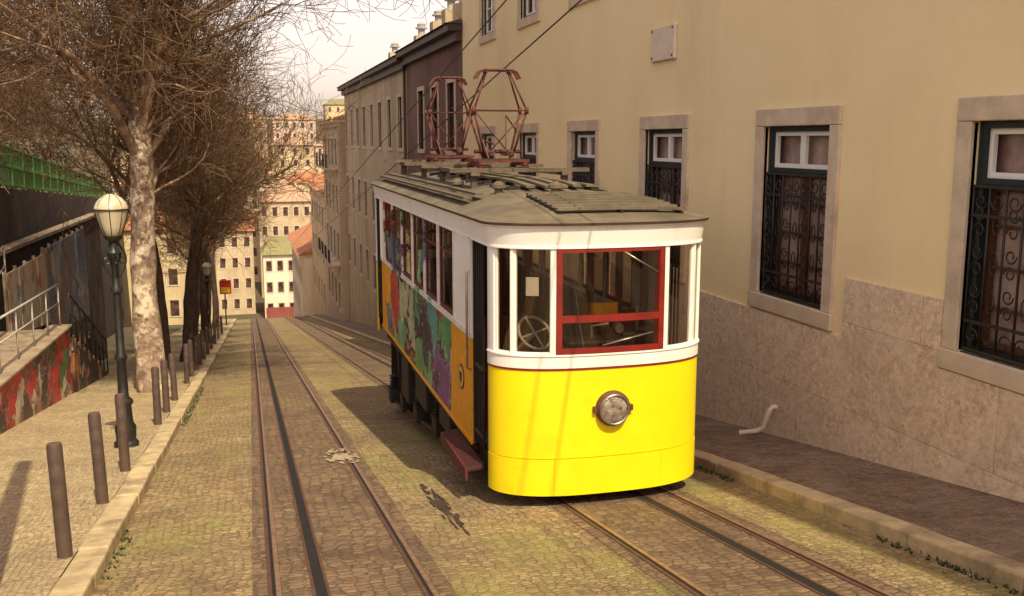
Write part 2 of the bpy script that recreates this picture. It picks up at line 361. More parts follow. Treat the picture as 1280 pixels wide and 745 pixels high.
def rail(x,label):
    root=thing('tram_rail',label,'rail',(x,-6,gz(-6)),'tram rails set in the cobbled street')
    m=MB()
    for a,b in ((x-.055,x-.022),(x+.004,x+.05)): m.sbox(a,b,-6,91,lambda q:gz(q)-.1,lambda q:gz(q)+.011)
    m.build('rail_body',M['rust'],root)
    m=MB(); m.sbox(x+.008,x+.046,-6,91,lambda q:gz(q)+.0112,lambda q:gz(q)+.0135); m.build('rail_top',M['railtop'],root)
    m=MB(); m.sbox(x-.0215,x+.0035,-6,91,lambda q:gz(q)-.08,lambda q:gz(q)+.006); m.build('rail_groove',M['slot'],root)
rail(LR[0],'left running rail of the empty left-hand track, nearest the left kerb')
rail(LR[1],'right running rail of the empty left-hand track')
rail(RR[0],'left running rail under the yellow tram')
rail(RR[1],'right running rail under the yellow tram, nearest the right kerb')
def slot(x,label):
    root=thing('cable_slot',label,'cable slot',(x,-6,gz(-6)),'cable slots between the rails')
    m=MB()
    for s in (-1,1): 
        a,b=sorted((x+s*.042,x+s*.066)); m.sbox(a,b,-6,91,lambda q:gz(q)-.1,lambda q:gz(q)+.012)
    m.build('slot_edge',M['rust'],root)
    m=MB(); m.sbox(x-.0415,x+.0415,-6,91,lambda q:gz(q)-.1,lambda q:gz(q)+.008); m.build('slot_gap',M['slot'],root)
slot(LR[2],'black cable slot running between the rails of the left-hand track')
slot(RR[2],'black cable slot running between the rails of the tram track')
def blotch(name,cx,cy,rx,ry,seed,mat,dz,label,cat,frag=8):
    r=random.Random(seed); m=MB(); k_=[0]
    def one(cx,cy,rx,ry):
        n=34; ph=[r.uniform(0,6) for _ in range(4)]; k_[0]+=1
        pts=[]
        for i in range(n):
            a=2*PI*i/n; k=1+.25*math.sin(2*a+ph[0])+.2*math.sin(5*a+ph[1])+.16*math.sin(9*a+ph[2])+.1*math.sin(14*a+ph[3])
            x=cx+math.cos(a)*rx*k; y=cy+math.sin(a)*ry*k; pts.append((x,y,gz(y)+dz+k_[0]*.0002))
        m.poly(pts)
    one(cx,cy,rx,ry)
    for i in range(frag):
        a=r.uniform(0,2*PI); k=r.uniform(1.2,2.1); s=r.uniform(.06,.25); one(cx+math.cos(a)*rx*k,cy+math.sin(a)*ry*k,rx*s+.006,ry*s+.006)
    tag(m.build(name,mat,fix=False),label,cat)
blotch('paint_spill',1.12,13.1,.11,.34,3,M['stain'],.016,'pale dried paint spill across the right rail of the empty track','paint spill',30)
blotch('oil_stain',1.85,9.6,.04,.55,4,M['oil'],.005,'dark oil stain on the setts between the two tracks','stain',40)
def weeds(name,x0,x1,y0,y1,n,seed,zoff=0,hmax=.05):
    r=random.Random(seed); m=MB()
    for i in range(n):
        x=r.uniform(x0,x1); y=r.uniform(y0,y1)
        if math.sin(y*1.3+seed)+math.sin(y*.37)*1.2<.2: continue
        for k in range(5):
            a=r.uniform(0,6.28); h=r.uniform(.2,1)*hmax; w=.008; dx=math.cos(a)*.02;dy=math.sin(a)*.03
            z=gz(y)+zoff
            m.poly([(x-w,y,z),(x+w,y,z),(x+dx,y+dy,z+h)])
    tag(m.build(name,M['leaf'],origin=(0,0,0),fix=False),'sparse green weeds growing in the gaps along the %s'%('right kerb' if x0>3 else 'left kerb'),'weeds',kind='stuff')
weeds('kerb_weeds',5.06,5.15,2,20,600,1)
weeds('kerb_weeds',-1.30,-1.2,5,30,500,2)
r=random.Random(77); m=MB()
for i in range(1400):
    y=r.uniform(3,40); x=r.choice([-1.2+abs(r.gauss(0,.2)),5.1-abs(r.gauss(0,.15)),-1.7-abs(r.gauss(0,.9)),6.7-abs(r.gauss(0,.25)),r.uniform(-1.2,5)]); z=gz(y)+(.006 if -1.3<x<5.15 else .128); a=r.uniform(0,6.28); s=r.uniform(.008,.024)
    c,d=math.cos(a)*s,math.sin(a)*s; m.poly([(x-c,y-d,z),(x+d*.5,y-c*.5,z+.006),(x+c,y+d,z+.002),(x-d*.5,y+c*.5,z+.008)])
tag(m.build('leaf_litter',M['twig'],origin=(0,0,0),fix=False),'scattered dry brown leaf litter along the gutters and pavements','leaf litter',kind='stuff')
# ------------------------------------------------------------------ right-hand building
WX=6.8
def facade(m,x,y0,y1,z0,z1,holes,depth=.25):
    Y=sorted(set([y0,y1]+[h[0] for h in holes]+[h[1] for h in holes])); Z=sorted(set([z0,z1]+[h[2] for h in holes]+[h[3] for h in holes]))
    for i in range(len(Y)-1):
        for j in range(len(Z)-1):
            cy=(Y[i]+Y[i+1])/2; cz=(Z[j]+Z[j+1])/2
            if any(h[0]<cy<h[1] and h[2]<cz<h[3] for h in holes): continue
            m.poly([(x,Y[i],Z[j]),(x,Y[i],Z[j+1]),(x,Y[i+1],Z[j+1]),(x,Y[i+1],Z[j])])
    for a,b,c,d in holes:
        x2=x+depth
        m.poly([(x,a,c),(x,b,c),(x2,b,c),(x2,a,c)]); m.poly([(x,a,d),(x2,a,d),(x2,b,d),(x,b,d)])
        m.poly([(x,a,c),(x2,a,c),(x2,a,d),(x,a,d)]); m.poly([(x,b,c),(x,b,d),(x2,b,d),(x2,b,c)])
def shell(m,x,x2,y0,y1,z0,z1):
    m.poly([(x,y0,z0),(x2,y0,z0),(x2,y0,z1),(x,y0,z1)]); m.poly([(x,y1,z0),(x,y1,z1),(x2,y1,z1),(x2,y1,z0)])
    m.poly([(x2,y0,z0),(x2,y1,z0),(x2,y1,z1),(x2,y0,z1)]); m.poly([(x,y0,z1),(x2,y0,z1),(x2,y1,z1),(x,y1,z1)])
bl=thing('plastered_building','long cream plastered building with stone plinth and iron-grilled windows right of the tram','building',(WX,12,gz(12)))
WC=[-1+.1,3.2,7.25,11.2,15.3,19.35,23.45,27.6]
holes=[(c-.78,c+.78,-2.08,.18) for c in WC]+[(c-.72,c+.72,2.95,5.1) for c in WC]
m=MB(); facade(m,WX,-8,31,-9,9.5,holes); shell(m,WX,WX+12,-8,31,-9,9.5); m.build('wall',M['plaster'],bl,fix=False)
m=MB(); m.box(WX-.4,WX+12.3,-8.3,31.2,9.5,9.8); m.build('cornice',M['stone'],bl)
m=MB()
segs=[(-8,-.9-1),(-.9+1,3.2-1),(3.2+1,7.25-1),(7.25+1,9.95)]
for a,b in segs: m.box(WX-.035,WX-.002,a,b,-6,-1.6)
for c in (-.9,3.2,7.25): m.box(WX-.035,WX-.002,c-1,c+1,-6,-2.30)
m.box(WX-.035,WX-.002,9.95,21,-7.5,-2.32); m.box(WX-.035,WX-.002,21,31,-9,-3.4)
m.build('plinth',M['plinth'],bl)
def building_window(par,c,x,grille=True):
    y0,y1,z0,z1=c-.78,c+.78,-2.08,.18
    if not grille: y0,y1,z0,z1=c-.72,c+.72,2.95,5.1
    s=.21
    m=MB()
    m.box(x-.045,x+.05,y0-s,y1+s,z1,z1+s+.02); m.box(x-.055,x+.05,y0-s-.02,y1+s+.02,z0-s,z0)
    m.box(x-.042,x+.05,y0-s,y0,z0+.002,z1-.002); m.box(x-.042,x+.05,y1,y1+s,z0+.002,z1-.002)
    w=m.build('window',M['stone'],par,bevel=.012)
    m=MB(); t=.1; a,b=x+.06,x+.16
    m.box(a,b,y0,y0+t,z0,z1); m.box(a,b,y1-t,y1,z0,z1); m.box(a,b,y0+t,y1-t,z1-t*.7,z1); m.box(a,b,y0+t,y1-t,z0,z0+t*.7)
    if grille: m.box(a,b,y0+t,y1-t,-.42,-.36)
    m.build('frame',M['winframe'],w)
    a,b=x+.10,x+.145; yi0,yi1=y0+t,y1-t
    zt=z1-t*.7; zb=-.36 if grille else z0+t*.7
    def sash(m,ya,yb,za,zb_,f=.055):
        m.box(a,b,ya,ya+f,za,zb_); m.box(a,b,yb-f,yb,za,zb_); m.box(a,b,ya+f,yb-f,za,za+f); m.box(a,b,ya+f,yb-f,zb_-f,zb_)
    cy=(yi0+yi1)/2
    for (p,q) in ((yi0,cy-.003),(cy+.003,yi1)):
        m=MB(); sash(m,p,q,zb,zt)
        if not grille:
            for k in (1,2):
                zz=zb+(zt-zb)*k/3; m.box(a+.005,b-.005,p+.05,q-.05,zz-.015,zz+.015)
        m.build('sash',M['white'],w)
    if grille:
        a,b=x+.17,x+.21
        for (p,q) in ((yi0-.01,cy-.003),(cy+.003,yi1+.01)):
            m=MB(); sash(m,p,q,z0+.06,-.42,.07)
            for k in (1,2,3): 
                zz=z0+.06+(-.42-z0-.06)*k/4; m.box(a+.005,b-.005,p+.06,q-.06,zz-.015,zz+.015)
            m.build('lower_sash',M['wood'],w)
    m=MB(); m.poly([(x+.22,y0,z0),(x+.22,y1,z0),(x+.22,y1,z1),(x+.22,y0,z1)]); m.build('pane',M['curtain'] if grille else M['winpane'],w,fix=False)
    if grille:
        m=MB(); gx=x+.03; zt=-.44; zb=z0+.04; nb=7
        for zz in (zt,zb,zb+.28,zt-.28): m.bar((gx,y0,zz),(gx,y1,zz),.022,.03)
        def scroll(cy,cz,r0,sg,up):
            pts=[]
            for i in range(15):
                a=i/14*2.2*PI; r=r0*(1-.62*i/14); pts.append((gx-.004,cy+sg*r*math.cos(a),cz+up*r*math.sin(a)))
            m.tube(pts,.010,4,cap=False)
        for k in range(nb+1):
            yy=y0+.02+(y1-y0-.04)*k/nb; m.tube([(gx,yy,zb),(gx,yy,zt)],.013,5)
        for k in range(nb):
            cy_=y0+.02+(y1-y0-.04)*(k+.5)/nb
            for zz,u in ((zb+.14,1),(zt-.14,-1)): scroll(cy_,zz,.085,1 if k%2 else -1,u)
            if k%2==0:
                for q in range(3):
                    zc=zb+.42+q*.38
                    scroll(cy_,zc,.075,1,1); scroll(cy_,zc+.17,.075,-1,-1)
            else:
                for q in range(3):
                    zc=zb+.5+q*.38; pts=[(gx,cy_+.045*math.cos(t_*PI/5),zc+.11*math.sin(t_*PI/5)) for t_ in range(10)]
                    m.tube(pts,.009,4,closed=True)
        m.build('grille',M['black'],w,fix=False)
    return w
w0=building_window(bl,WC[3],WX,True); u0=building_window(bl,WC[3],WX,False)
for i,c in enumerate(WC):
    if i==3: continue
    clone(w0,bl,shift=(0,c-WC[3],0)); clone(u0,bl,shift=(0,c-WC[3],0))
m=MB(); m.box(WX-.06,WX-.001,14.87,15.84,1.3,1.86); 
bx=m.build('utility_box',M['plaque'],bl,bevel=.02)
for y in (14.95,15.76):
    for z in (1.36,1.8):
        m=MB(); m.lathe((WX-.06,y,z),[(.02,0),(.02,-.012)],8,'x'); m.build('bolt',M['rust'],bx)
zz=gz(11.5)+.12
m=MB(); m.tube([(WX+.02,11.35,zz+.42),(WX-.1,11.35,zz+.42),(WX-.13,11.36,zz+.36),(WX-.14,11.45,zz+.12),(WX-.2,11.52,zz+.05),(WX-.42,11.62,zz+.01)],.035,10)
m.build('drain_spout',M['plaque'],bl)
def row_building(name,label,y0,y1,x,ze,wm,rm,winz,pitch,ww=1.1,roofh=1.6,depth=10,balc=False,cat='building'):
    b=thing(name,label,cat,(x,(y0+y1)/2,gz((y0+y1)/2)))
    hs=[]; y=y0+pitch*.6
    ctr=[]
    while y<y1-ww*.6:
        for a,c in winz:
            if a>gz(y)+.8: hs.append((y-ww/2,y+ww/2,a,c)); ctr.append((y,a,c))
        y+=pitch
    m=MB(); zb=gz(y1)-1.5; facade(m,x,y0,y1,zb,ze,hs,.2); shell(m,x,x+depth,y0,y1,zb,ze); m.build('wall',wm,b,fix=False)
    m=MB(); m.box(x-.45,x+depth,y0-.05,y1+.05,ze+.002,ze+.22); m.box(x-.2,x-.003,y0,y1,ze-.3,ze); m.build('cornice',M['stone'] if rm!=M['rooftrim'] else M['rooftrim'],b)
    m=MB(); z=ze+.222
    m.poly([(x-.55,y0-.1,z),(x-.55,y1+.1,z),(x+depth*.5,y1-1,z+roofh),(x+depth*.5,y0+1,z+roofh)])
    m.poly([(x+depth+.3,y0-.1,z),(x+depth*.5,y0+1,z+roofh),(x+depth*.5,y1-1,z+roofh),(x+depth+.3,y1+.1,z)])
    m.poly([(x-.55,y0-.1,z),(x+depth*.5,y0+1,z+roofh),(x+depth+.3,y0-.1,z)]); m.poly([(x-.55,y1+.1,z),(x+depth+.3,y1+.1,z),(x+depth*.5,y1-1,z+roofh)])
    m.build('roof',rm,b,fix=False)
    first={}
    for (y,a,c) in ctr:
        hgt=c-a
        key=round(hgt,2)
        if key not in first:
            m=MB(); s=.16
            m.box(x-.03,x+.02,y-ww/2-s,y+ww/2+s,c,c+s); m.box(x-.05,x+.02,y-ww/2-s,y+ww/2+s,a-s,a)
            m.box(x-.028,x+.02,y-ww/2-s,y-ww/2,a+.001,c-.001); m.box(x-.028,x+.02,y+ww/2,y+ww/2+s,a+.001,c-.001)
            w=m.build('window',M['stone'],b)
            m=MB(); m.box(x+.08,x+.12,y-.03,y+.03,a,c); m.box(x+.08,x+.12,y-ww/2,y-ww/2+.06,a,c);m.box(x+.08,x+.12,y+ww/2-.06,y+ww/2,a,c)
            m.box(x+.085,x+.115,y-ww/2,y+ww/2,a+hgt*.62,a+hgt*.62+.05); m.build('sash',M['winframe'],w)
            m=MB(); m.poly([(x+.17,y-ww/2,a),(x+.17,y+ww/2,a),(x+.17,y+ww/2,c),(x+.17,y-ww/2,c)]); m.build('pane',M['winpane'],w,fix=False)
            first[key]=(w,y,a)
        else:
            w,fy,fa=first[key]; clone(w,b,shift=(0,y-fy,a-fa))
    if balc:
        for (y,a,c) in ctr[::2]:
            m=MB(); m.box(x-.75,x-.005,y-1,y+1,a-.3,a-.17)
            q=m.build('balcony',M['stone'],b)
            m=MB()
            for k in range(13): m.bar((x-.72,y-.96+k*.16,a-.17),(x-.72,y-.96+k*.16,a+.8),.02,.02)
            m.bar((x-.72,y-.98,a+.8),(x-.72,y+.98,a+.8),.04,.04); m.build('railing',M['black'],q)
    return b
b2=row_building('brown_building','dark brown rendered building with chimneys behind the tram pantographs',31.02,42,WX-.02,3.4,M['b_brown'],M['rooftrim'],[(-.35,1.9),(-4.6,-2.4)],2.9,1.2)
b3=row_building('beige_building','long beige building with a row of tall windows under its dark eave beyond the tram',42.03,69,WX,3.3,M['b_beige'],M['rooftrim'],[(-.35,1.9),(-4.4,-2.4),(-8.3,-6.4)],3.4,1.15)
row_building('balcony_building','beige building with iron balconies farther down the right side',69.03,83,WX-.5,1.2,M['b_beige'],M['tile'],[(-1.8,0.1),(-5.2,-3.2),(-8.6,-6.6),(-12.2,-10.2)],3.0,1.2,balc=True)
row_building('tiled_house','lower ochre house with terracotta roof far down the right side',83.03,104,WX-.3,-4.6,M['b_ochre'],M['tile'],[(-7.6,-5.9),(-11,-9.2),(-14.6,-12.8)],3.2,1.2)
row_building('low_tiled_house','lowest cream house with bright terracotta roof at the right end of the street',104.03,128,WX-1.4,-12.2,M['b_cream'],M['tile'],[(-15.2,-13.6),(-19,-17.2)],3.2,1.2,roofh=2.8)
def chimney(par,x,y,z,h,r=.22):
    m=MB(); m.box(x-.3,x+.3,y-.35,y+.35,z-1.4,z+h*.55)
    c=m.build('chimney',M['b_beige'],par)
    m=MB(); m.lathe((x,y,z+h*.55),[(r*.7,0),(r*.7,h*.3),(r*1.2,h*.3),(r*1.2,h*.36),(r*.8,h*.37),(r*.9,h*.5),(r*.25,h*.6)],12); m.build('chimney_pot',M['metalgrey'],c)
for y,hh in ((31.9,1.5),(33.6,.9),(35.0,1.0),(37.0,1.1),(39.5,.8)): chimney(b2,WX+.9,y,4.2,hh)
chimney(b3,WX+1,44,4.0,1); chimney(b3,WX+1,52,4.0,.9)
m=MB(); m.tube([(WX-.08,42.3,3.1),(WX-.08,42.3,-8.5)],.06,8); m.build('downpipe',M['rust'],b3)
# ------------------------------------------------------------------ tram
TX=3.5; HW=1.16; YF=9.65; YR=18.3; NB=.5
tram=thing('tram','yellow and white funicular tram with graffiti-covered side and rooftop pantographs climbing the cobbled street','tram',(TX,14,gz(14)))
YFR=YF-.10
EX=1.38
def tx_t(x): 
    return math.copysign(math.asin(min(1,(abs(x)/HW)**EX)),x)
def NP(t,o,rear=False):
    s=math.sin(t); x=math.copysign(abs(s)**(1/EX),s)*(HW+o); y=(NB+o)*math.cos(t)
    return (TX+x, YR+.1+y) if rear else (TX+x, YFR-y)
def nstrip(m,z0,z1,x0,x1,o=0,th=.03,o1=None,n=None,rear=False):
    if o1 is None: o1=o
    ta,tb=tx_t(x0),tx_t(x1); n=n or max(3,int(abs(tb-ta)/.07))
    base=len(m.v); k=n+1
    for i in range(k):
        t=ta+(tb-ta)*i/n
        for (oo,z) in ((o,z0),(o1,z1),(o1-th,z1),(o-th,z0)):
            p=NP(t,oo,rear); m.v.append((p[0],p[1],z))
    sm=m.smooth
    for i in range(n):
        for j in range(4):
            m.smooth=(j in(0,2)); a=base+i*4+j; b=base+i*4+(j+1)%4; m.face((a,b,b+4,a+4))
    m.smooth=False
    m.face([base+j for j in range(4)]); m.face([base+n*4+j for j in range(4)][::-1]); m.smooth=sm
def outline(o,n=36,mid=1):
    pts=[NP(-PI/2+PI*i/n,o) for i in range(n+1)]
    for k in range(mid): pts.append((TX+HW+o,YF+(YR-YF)*(k+.5)/mid))
    pts+=[NP(PI/2-PI*i/n,o,True) for i in range(n+1)]
    for k in range(mid): pts.append((TX-HW-o,YR-(YR-YF)*(k+.5)/mid))
    return pts
def ring(m,z0,z1,o0,o1,th=.03):
    A=outline(o0);B=outline(o1);C=outline(o1-th);D=outline(o0-th); n=len(A); base=len(m.v)
    for i in range(n):
        m.v+=[(A[i][0],A[i][1],z0),(B[i][0],B[i][1],z1),(C[i][0],C[i][1],z1),(D[i][0],D[i][1],z0)]
    for i in range(n):
        for j in range(4):
            m.smooth=(j in(0,2)); a=base+i*4+j;b=base+i*4+(j+1)%4; c=base+((i+1)%n)*4
            m.face((a,b,c+(j+1)%4,c+j))
    m.smooth=False
yn=YFR-NB
for rear in (False,True):
    m=MB(); nstrip(m,-3.205,-2.275,-HW,HW,0,.03,n=48,rear=rear)
    pan=m.build('end_panel',M['yellow'],tram)
    for a,b in ((-HW,-.583),(-.58,.58),(.583,HW)):
        m=MB(); nstrip(m,-3.60,-3.213,a,b,.004,.03,o1=.004,rear=rear,n=18); m.build('skirt_panel',M['yellow'],tram)
    m=MB(); nstrip(m,-2.262,-2.14,-HW,HW,.008,.05,n=48,rear=rear); m.build('window_sill_band',M['white'],tram)
    m=MB(); nstrip(m,-3.5,-2.3,-HW+.001,HW-.001,-.035,.02,n=30,rear=rear); m.build('inner_lining',M['under'],tram)
    m=MB(); nstrip(m,-2.139,-2.122,-HW,HW,.018,.06,n=48,rear=rear); m.build('sill_lip',M['white'],tram)
    m=MB(); nstrip(m,-2.285,-2.263,-HW,HW,.007,.02,n=48,rear=rear); m.build('red_pinstripe',M['red'],pan)
    for a,b in ((-HW,-1.13),(-1.0,-.975),(-.63,-.575),(.575,.63),(.975,1.0),(1.13,HW)):
        m=MB(); nstrip(m,-2.121,-1.04,a,b,.005,.05,rear=rear); m.build('window_pillar',M['white'],tram)
    for a,b in ((-1.13,-1.0),(-.975,-.63),(.63,.975),(1.0,1.13)):
        m=MB(); f=.012
        nstrip(m,-2.119,-1.042,a+.001,a+f,-.012,.03,rear=rear); nstrip(m,-2.119,-1.042,b-f,b-.001,-.012,.03,rear=rear)
        nstrip(m,-2.119,-2.10,a+f,b-f,-.012,.03,rear=rear); nstrip(m,-1.062,-1.042,a+f,b-f,-.012,.03,rear=rear)
        w=m.build('end_window',M['white'],tram)
        m=MB(); nstrip(m,-2.10,-1.062,a+f,b-f,-.025,.004,rear=rear); m.build('pane',M['glass'],w)
    m=MB(); a=.572; f=.058; zb,zt=-2.118,-1.05
    nstrip(m,zb,zt,-a,-a+f,.014,.06,rear=rear); nstrip(m,zb,zt,a-f,a,.014,.06,rear=rear)
    nstrip(m,zb,zb+.055,-a+f,a-f,.012,.055,rear=rear); nstrip(m,zt-.045,zt,-a+f,a-f,.012,.055,rear=rear)
    nstrip(m,-1.80,-1.73,-a+f,a-f,.010,.05,rear=rear)
    w=m.build('windscreen',M['red'],tram)
    m=MB(); nstrip(m,zb+.055,-1.80,-a+f,a-f,-.005,.004,rear=rear); nstrip(m,-1.73,zt-.045,-a+f,a-f,-.005,.004,rear=rear); m.build('pane',M['glass'],w)
    if not rear:
        m=MB(); m.tube([(TX+.12,yn-.02,-1.1),(TX+.5,yn+.01,-1.32)],.009,6); m.build('wiper',M['steel'],w)
        m=MB(); m.tube([(TX-.1,yn-.012,-2.04),(TX+.45,yn-.002,-1.93)],.009,5); m.build('handrail',M['steel'],w)
m=MB(); ring(m,-1.043,-.825,.008,.045,.05); fas=m.build('fascia',M['white'],tram)
m=MB(); ring(m,-1.056,-1.035,.020,.020,.05); m.build('fascia_moulding',M['white'],fas)
m=MB(); ring(m,-.842,-.826,.060,.062,.05); m.build('cornice_moulding',M['white'],fas)
m=MB(); ring(m,-.825,-.802,.078,.080,.07); m.build('roof_edge',M['rooftrim'],tram)
RO=outline(.075,40,12); S0,S1,RH_,RE=12.8,17.4,.25,1.9
def roofz(x,y):
    sy=min(max(y,S0),S1); dx,dy=x-TX,y-sy
    if abs(dx)+abs(dy)<1e-6: return -.80+RH_
    best=0
    for i in range(len(RO)):
        ax,ay=RO[i][0]-TX,RO[i][1]-sy; bx_,by_=RO[(i+1)%len(RO)][0]-TX,RO[(i+1)%len(RO)][1]-sy
        ex,ey=bx_-ax,by_-ay; det=dx*(-ey)+dy*ex
        if abs(det)<1e-9: continue
        t=(ax*(-ey)+ay*ex)/det; u=(dx*ay-dy*ax)/det
        if t>0 and -1e-6<=u<=1+1e-6: best=max(best,1/t)
    s=min(1,best)
    return -.80+RH_*(1-s**RE)
m=MB(); m.smooth=True; n=len(RO); K=18
for k in range(K+1):
    s=1-k/K
    for (x,y) in RO:
        sy=min(max(y,S0),S1); m.v.append((TX+(x-TX)*s,sy+(y-sy)*s,-.80+RH_*(1-s**RE)))
for k in range(K):
    for i in range(n): m.face((k*n+i,k*n+(i+1)%n,(k+1)*n+(i+1)%n,(k+1)*n+i))
roof=m.build('roof',M['roof'],tram,fix=False)
for k in range(7):
    m=MB(); y=9.50+k*.18; xs=[TX-.45+1.4*i/8 for i in range(9)]
    for i in range(8): m.bar((xs[i],y,roofz(xs[i],y)+.045),(xs[i+1],y,roofz(xs[i+1],y)+.045),.085,.03)
    m.build('vent_slat',M['roof'],roof)
for x in (TX-.42,TX+.25,TX+.92):
    m=MB()
    for k in range(6): m.bar((x,9.45+k*.2,roofz(x,9.45+k*.2)+.01),(x,9.65+k*.2,roofz(x,9.65+k*.2)+.01),.04,.03)
    m.build('vent_bearer',M['under'],roof)
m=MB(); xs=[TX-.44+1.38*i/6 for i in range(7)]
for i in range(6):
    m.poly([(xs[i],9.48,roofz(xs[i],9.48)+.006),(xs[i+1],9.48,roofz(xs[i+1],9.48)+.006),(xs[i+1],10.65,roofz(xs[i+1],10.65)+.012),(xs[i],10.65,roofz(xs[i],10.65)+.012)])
m.build('vent_painted_shadow',M['under'],roof,fix=False)  # black sheet standing in for the shade between the vent slats
for xo in (-.25,-.05,.15,.35,.55,.75):
    ya=11.0+abs(xo)*.5; m=MB(); N=14
    for i in range(N):
        a=ya+(16.6-ya)*i/N; b=ya+(16.6-ya)*(i+1)/N
        m.bar((TX+xo,a,roofz(TX+xo,a)+.06),(TX+xo,b,roofz(TX+xo,b)+.06),.10,.03)
    m.build('roof_board',M['roof'],roof)
for k in range(8):
    y=11.4+k*.7; m=MB(); xs=[TX-.5+1.4*i/8 for i in range(9)]
    for i in range(8): m.bar((xs[i],y,roofz(xs[i],y)+.018),(xs[i+1],y,roofz(xs[i+1],y)+.018),.06,.045)
    m.build('roof_rib',M['under'],roof)
for xo in (-1.04,-.9):
    m=MB(); N=10
    for i in range(N):
        a=11.0+7.2*i/N; b=a+.72; m.bar((TX+xo,a,roofz(TX+xo,a)+.07),(TX+xo,b,roofz(TX+xo,b)+.07),.1,.03)
    m.build('duckboard',M['board'],roof)
m=MB()
for xo in (-.62,.62): m.bar((TX+xo,12.4,-.43),(TX+xo,18.5,-.43),.12,.06)
for y in (12.5,14.6,16.2,18.4): m.bar((TX-.95,y,-.39),(TX+.95,y,-.39),.14,.05)
for y in (12.5,14.6,16.2,18.4):
    for xo in (-.62,.62): m.box(TX+xo-.04,TX+xo+.04,y-.04,y+.04,-.72,-.46)
m.build('pantograph_platform',M['board'],roof)
for (xx,yy) in ((TX-.62,11.2),(TX+.0,10.95),(TX-.75,12.9)):
    m=MB(); z=roofz(xx,yy); m.lathe((xx,yy,z),[(.05,-.02),(.05,.04),(.085,.06),(.08,.10),(.03,.14)],12); m.build('ventilator',M['board'],roof)
def panto(yc,top,xc=TX):
    r=MB(); zb=-.36
    for s in (-1,1): r.bar((xc+s*.32,yc-.34,zb+.03),(xc+s*.32,yc+.34,zb+.03),.05,.05)
    for yy in (-.32,-.1,.1,.32): r.bar((xc-.38,yc+yy,zb+.075),(xc+.38,yc+yy,zb+.075),.04,.04)
    for s in (-1,1):
        for q in (-1,1): r.lathe((xc+s*.32,yc+q*.32,zb-.03),[(.05,0),(.06,.02),(.04,.035),(.06,.05),(.04,.06)],10)
    base=r.build('pantograph',M['redbrown'],tram)
    hz=top-zb
    m=MB()
    for s in (-1,1):
        for q in (-1,1):
            A=Vector((xc+s*.20,yc+q*.06,zb+.12)); Kn=Vector((xc+s*.38,yc+q*.18,zb+.58*hz)); T_=Vector((xc+s*.17,yc+q*.04,top-.03))
            m.tube([A,Kn],.017,7); m.tube([Kn,T_],.014,7)
            m.tube([Kn+Vector((0,0,-.05)),Kn+Vector((0,0,.05))],.028,7)
    for q in (-1,1):
        m.tube([(xc-.38,yc+q*.18,zb+.58*hz),(xc+.38,yc+q*.18,zb+.58*hz)],.009,6)
    m.tube([(xc-.20,yc-.06,zb+.12),(xc+.38,yc-.18,zb+.58*hz)],.009,5)
    m.tube([(xc+.20,yc-.06,zb+.12),(xc-.38,yc-.18,zb+.58*hz)],.009,5)
    m.tube([(xc-.34,yc,zb+.2),(xc+.34,yc,zb+.2)],.028,8)
    m.build('frame_arm',M['redbrown'],base)
    m=MB()
    for q in (-1,1):
        m.tube([(xc-.32,yc+q*.07,top-.12),(xc-.27,yc+q*.07,top-.03),(xc-.2,yc+q*.07,top),(xc+.2,yc+q*.07,top),(xc+.27,yc+q*.07,top-.03),(xc+.32,yc+q*.07,top-.12)],.018,7)
    m.tube([(xc-.17,yc-.1,top-.03),(xc-.17,yc+.1,top-.03)],.018,6); m.tube([(xc+.17,yc-.1,top-.03),(xc+.17,yc+.1,top-.03)],.018,6)
    m.build('collector_head',M['redbrown'],base)
    m=MB()
    for s in (-1,1):
        m.tube([(xc+s*.14+.03*math.cos(i*1.1),yc-.30+i*.013,zb+.17+.03*math.sin(i*1.1)) for i in range(48)],.008,4,cap=False)
    m.tube([(xc+.26,yc+.3,zb+.1),(xc+.30,yc+.1,zb+.5),(xc+.1,yc-.1,zb+.7),(xc+.05,yc-.3,zb+.2)],.012,5)
    m.tube([(xc-.2,yc-.3,zb+.1),(xc-.24,yc-.1,zb+.36),(xc-.05,yc,zb+.3)],.014,5)
    m.build('spring',M['rust'],base)
panto(17.2,1.08,TX+.02); panto(13.6,.97,TX-.02)
NW=6; WP=(17.25-11.22)/NW
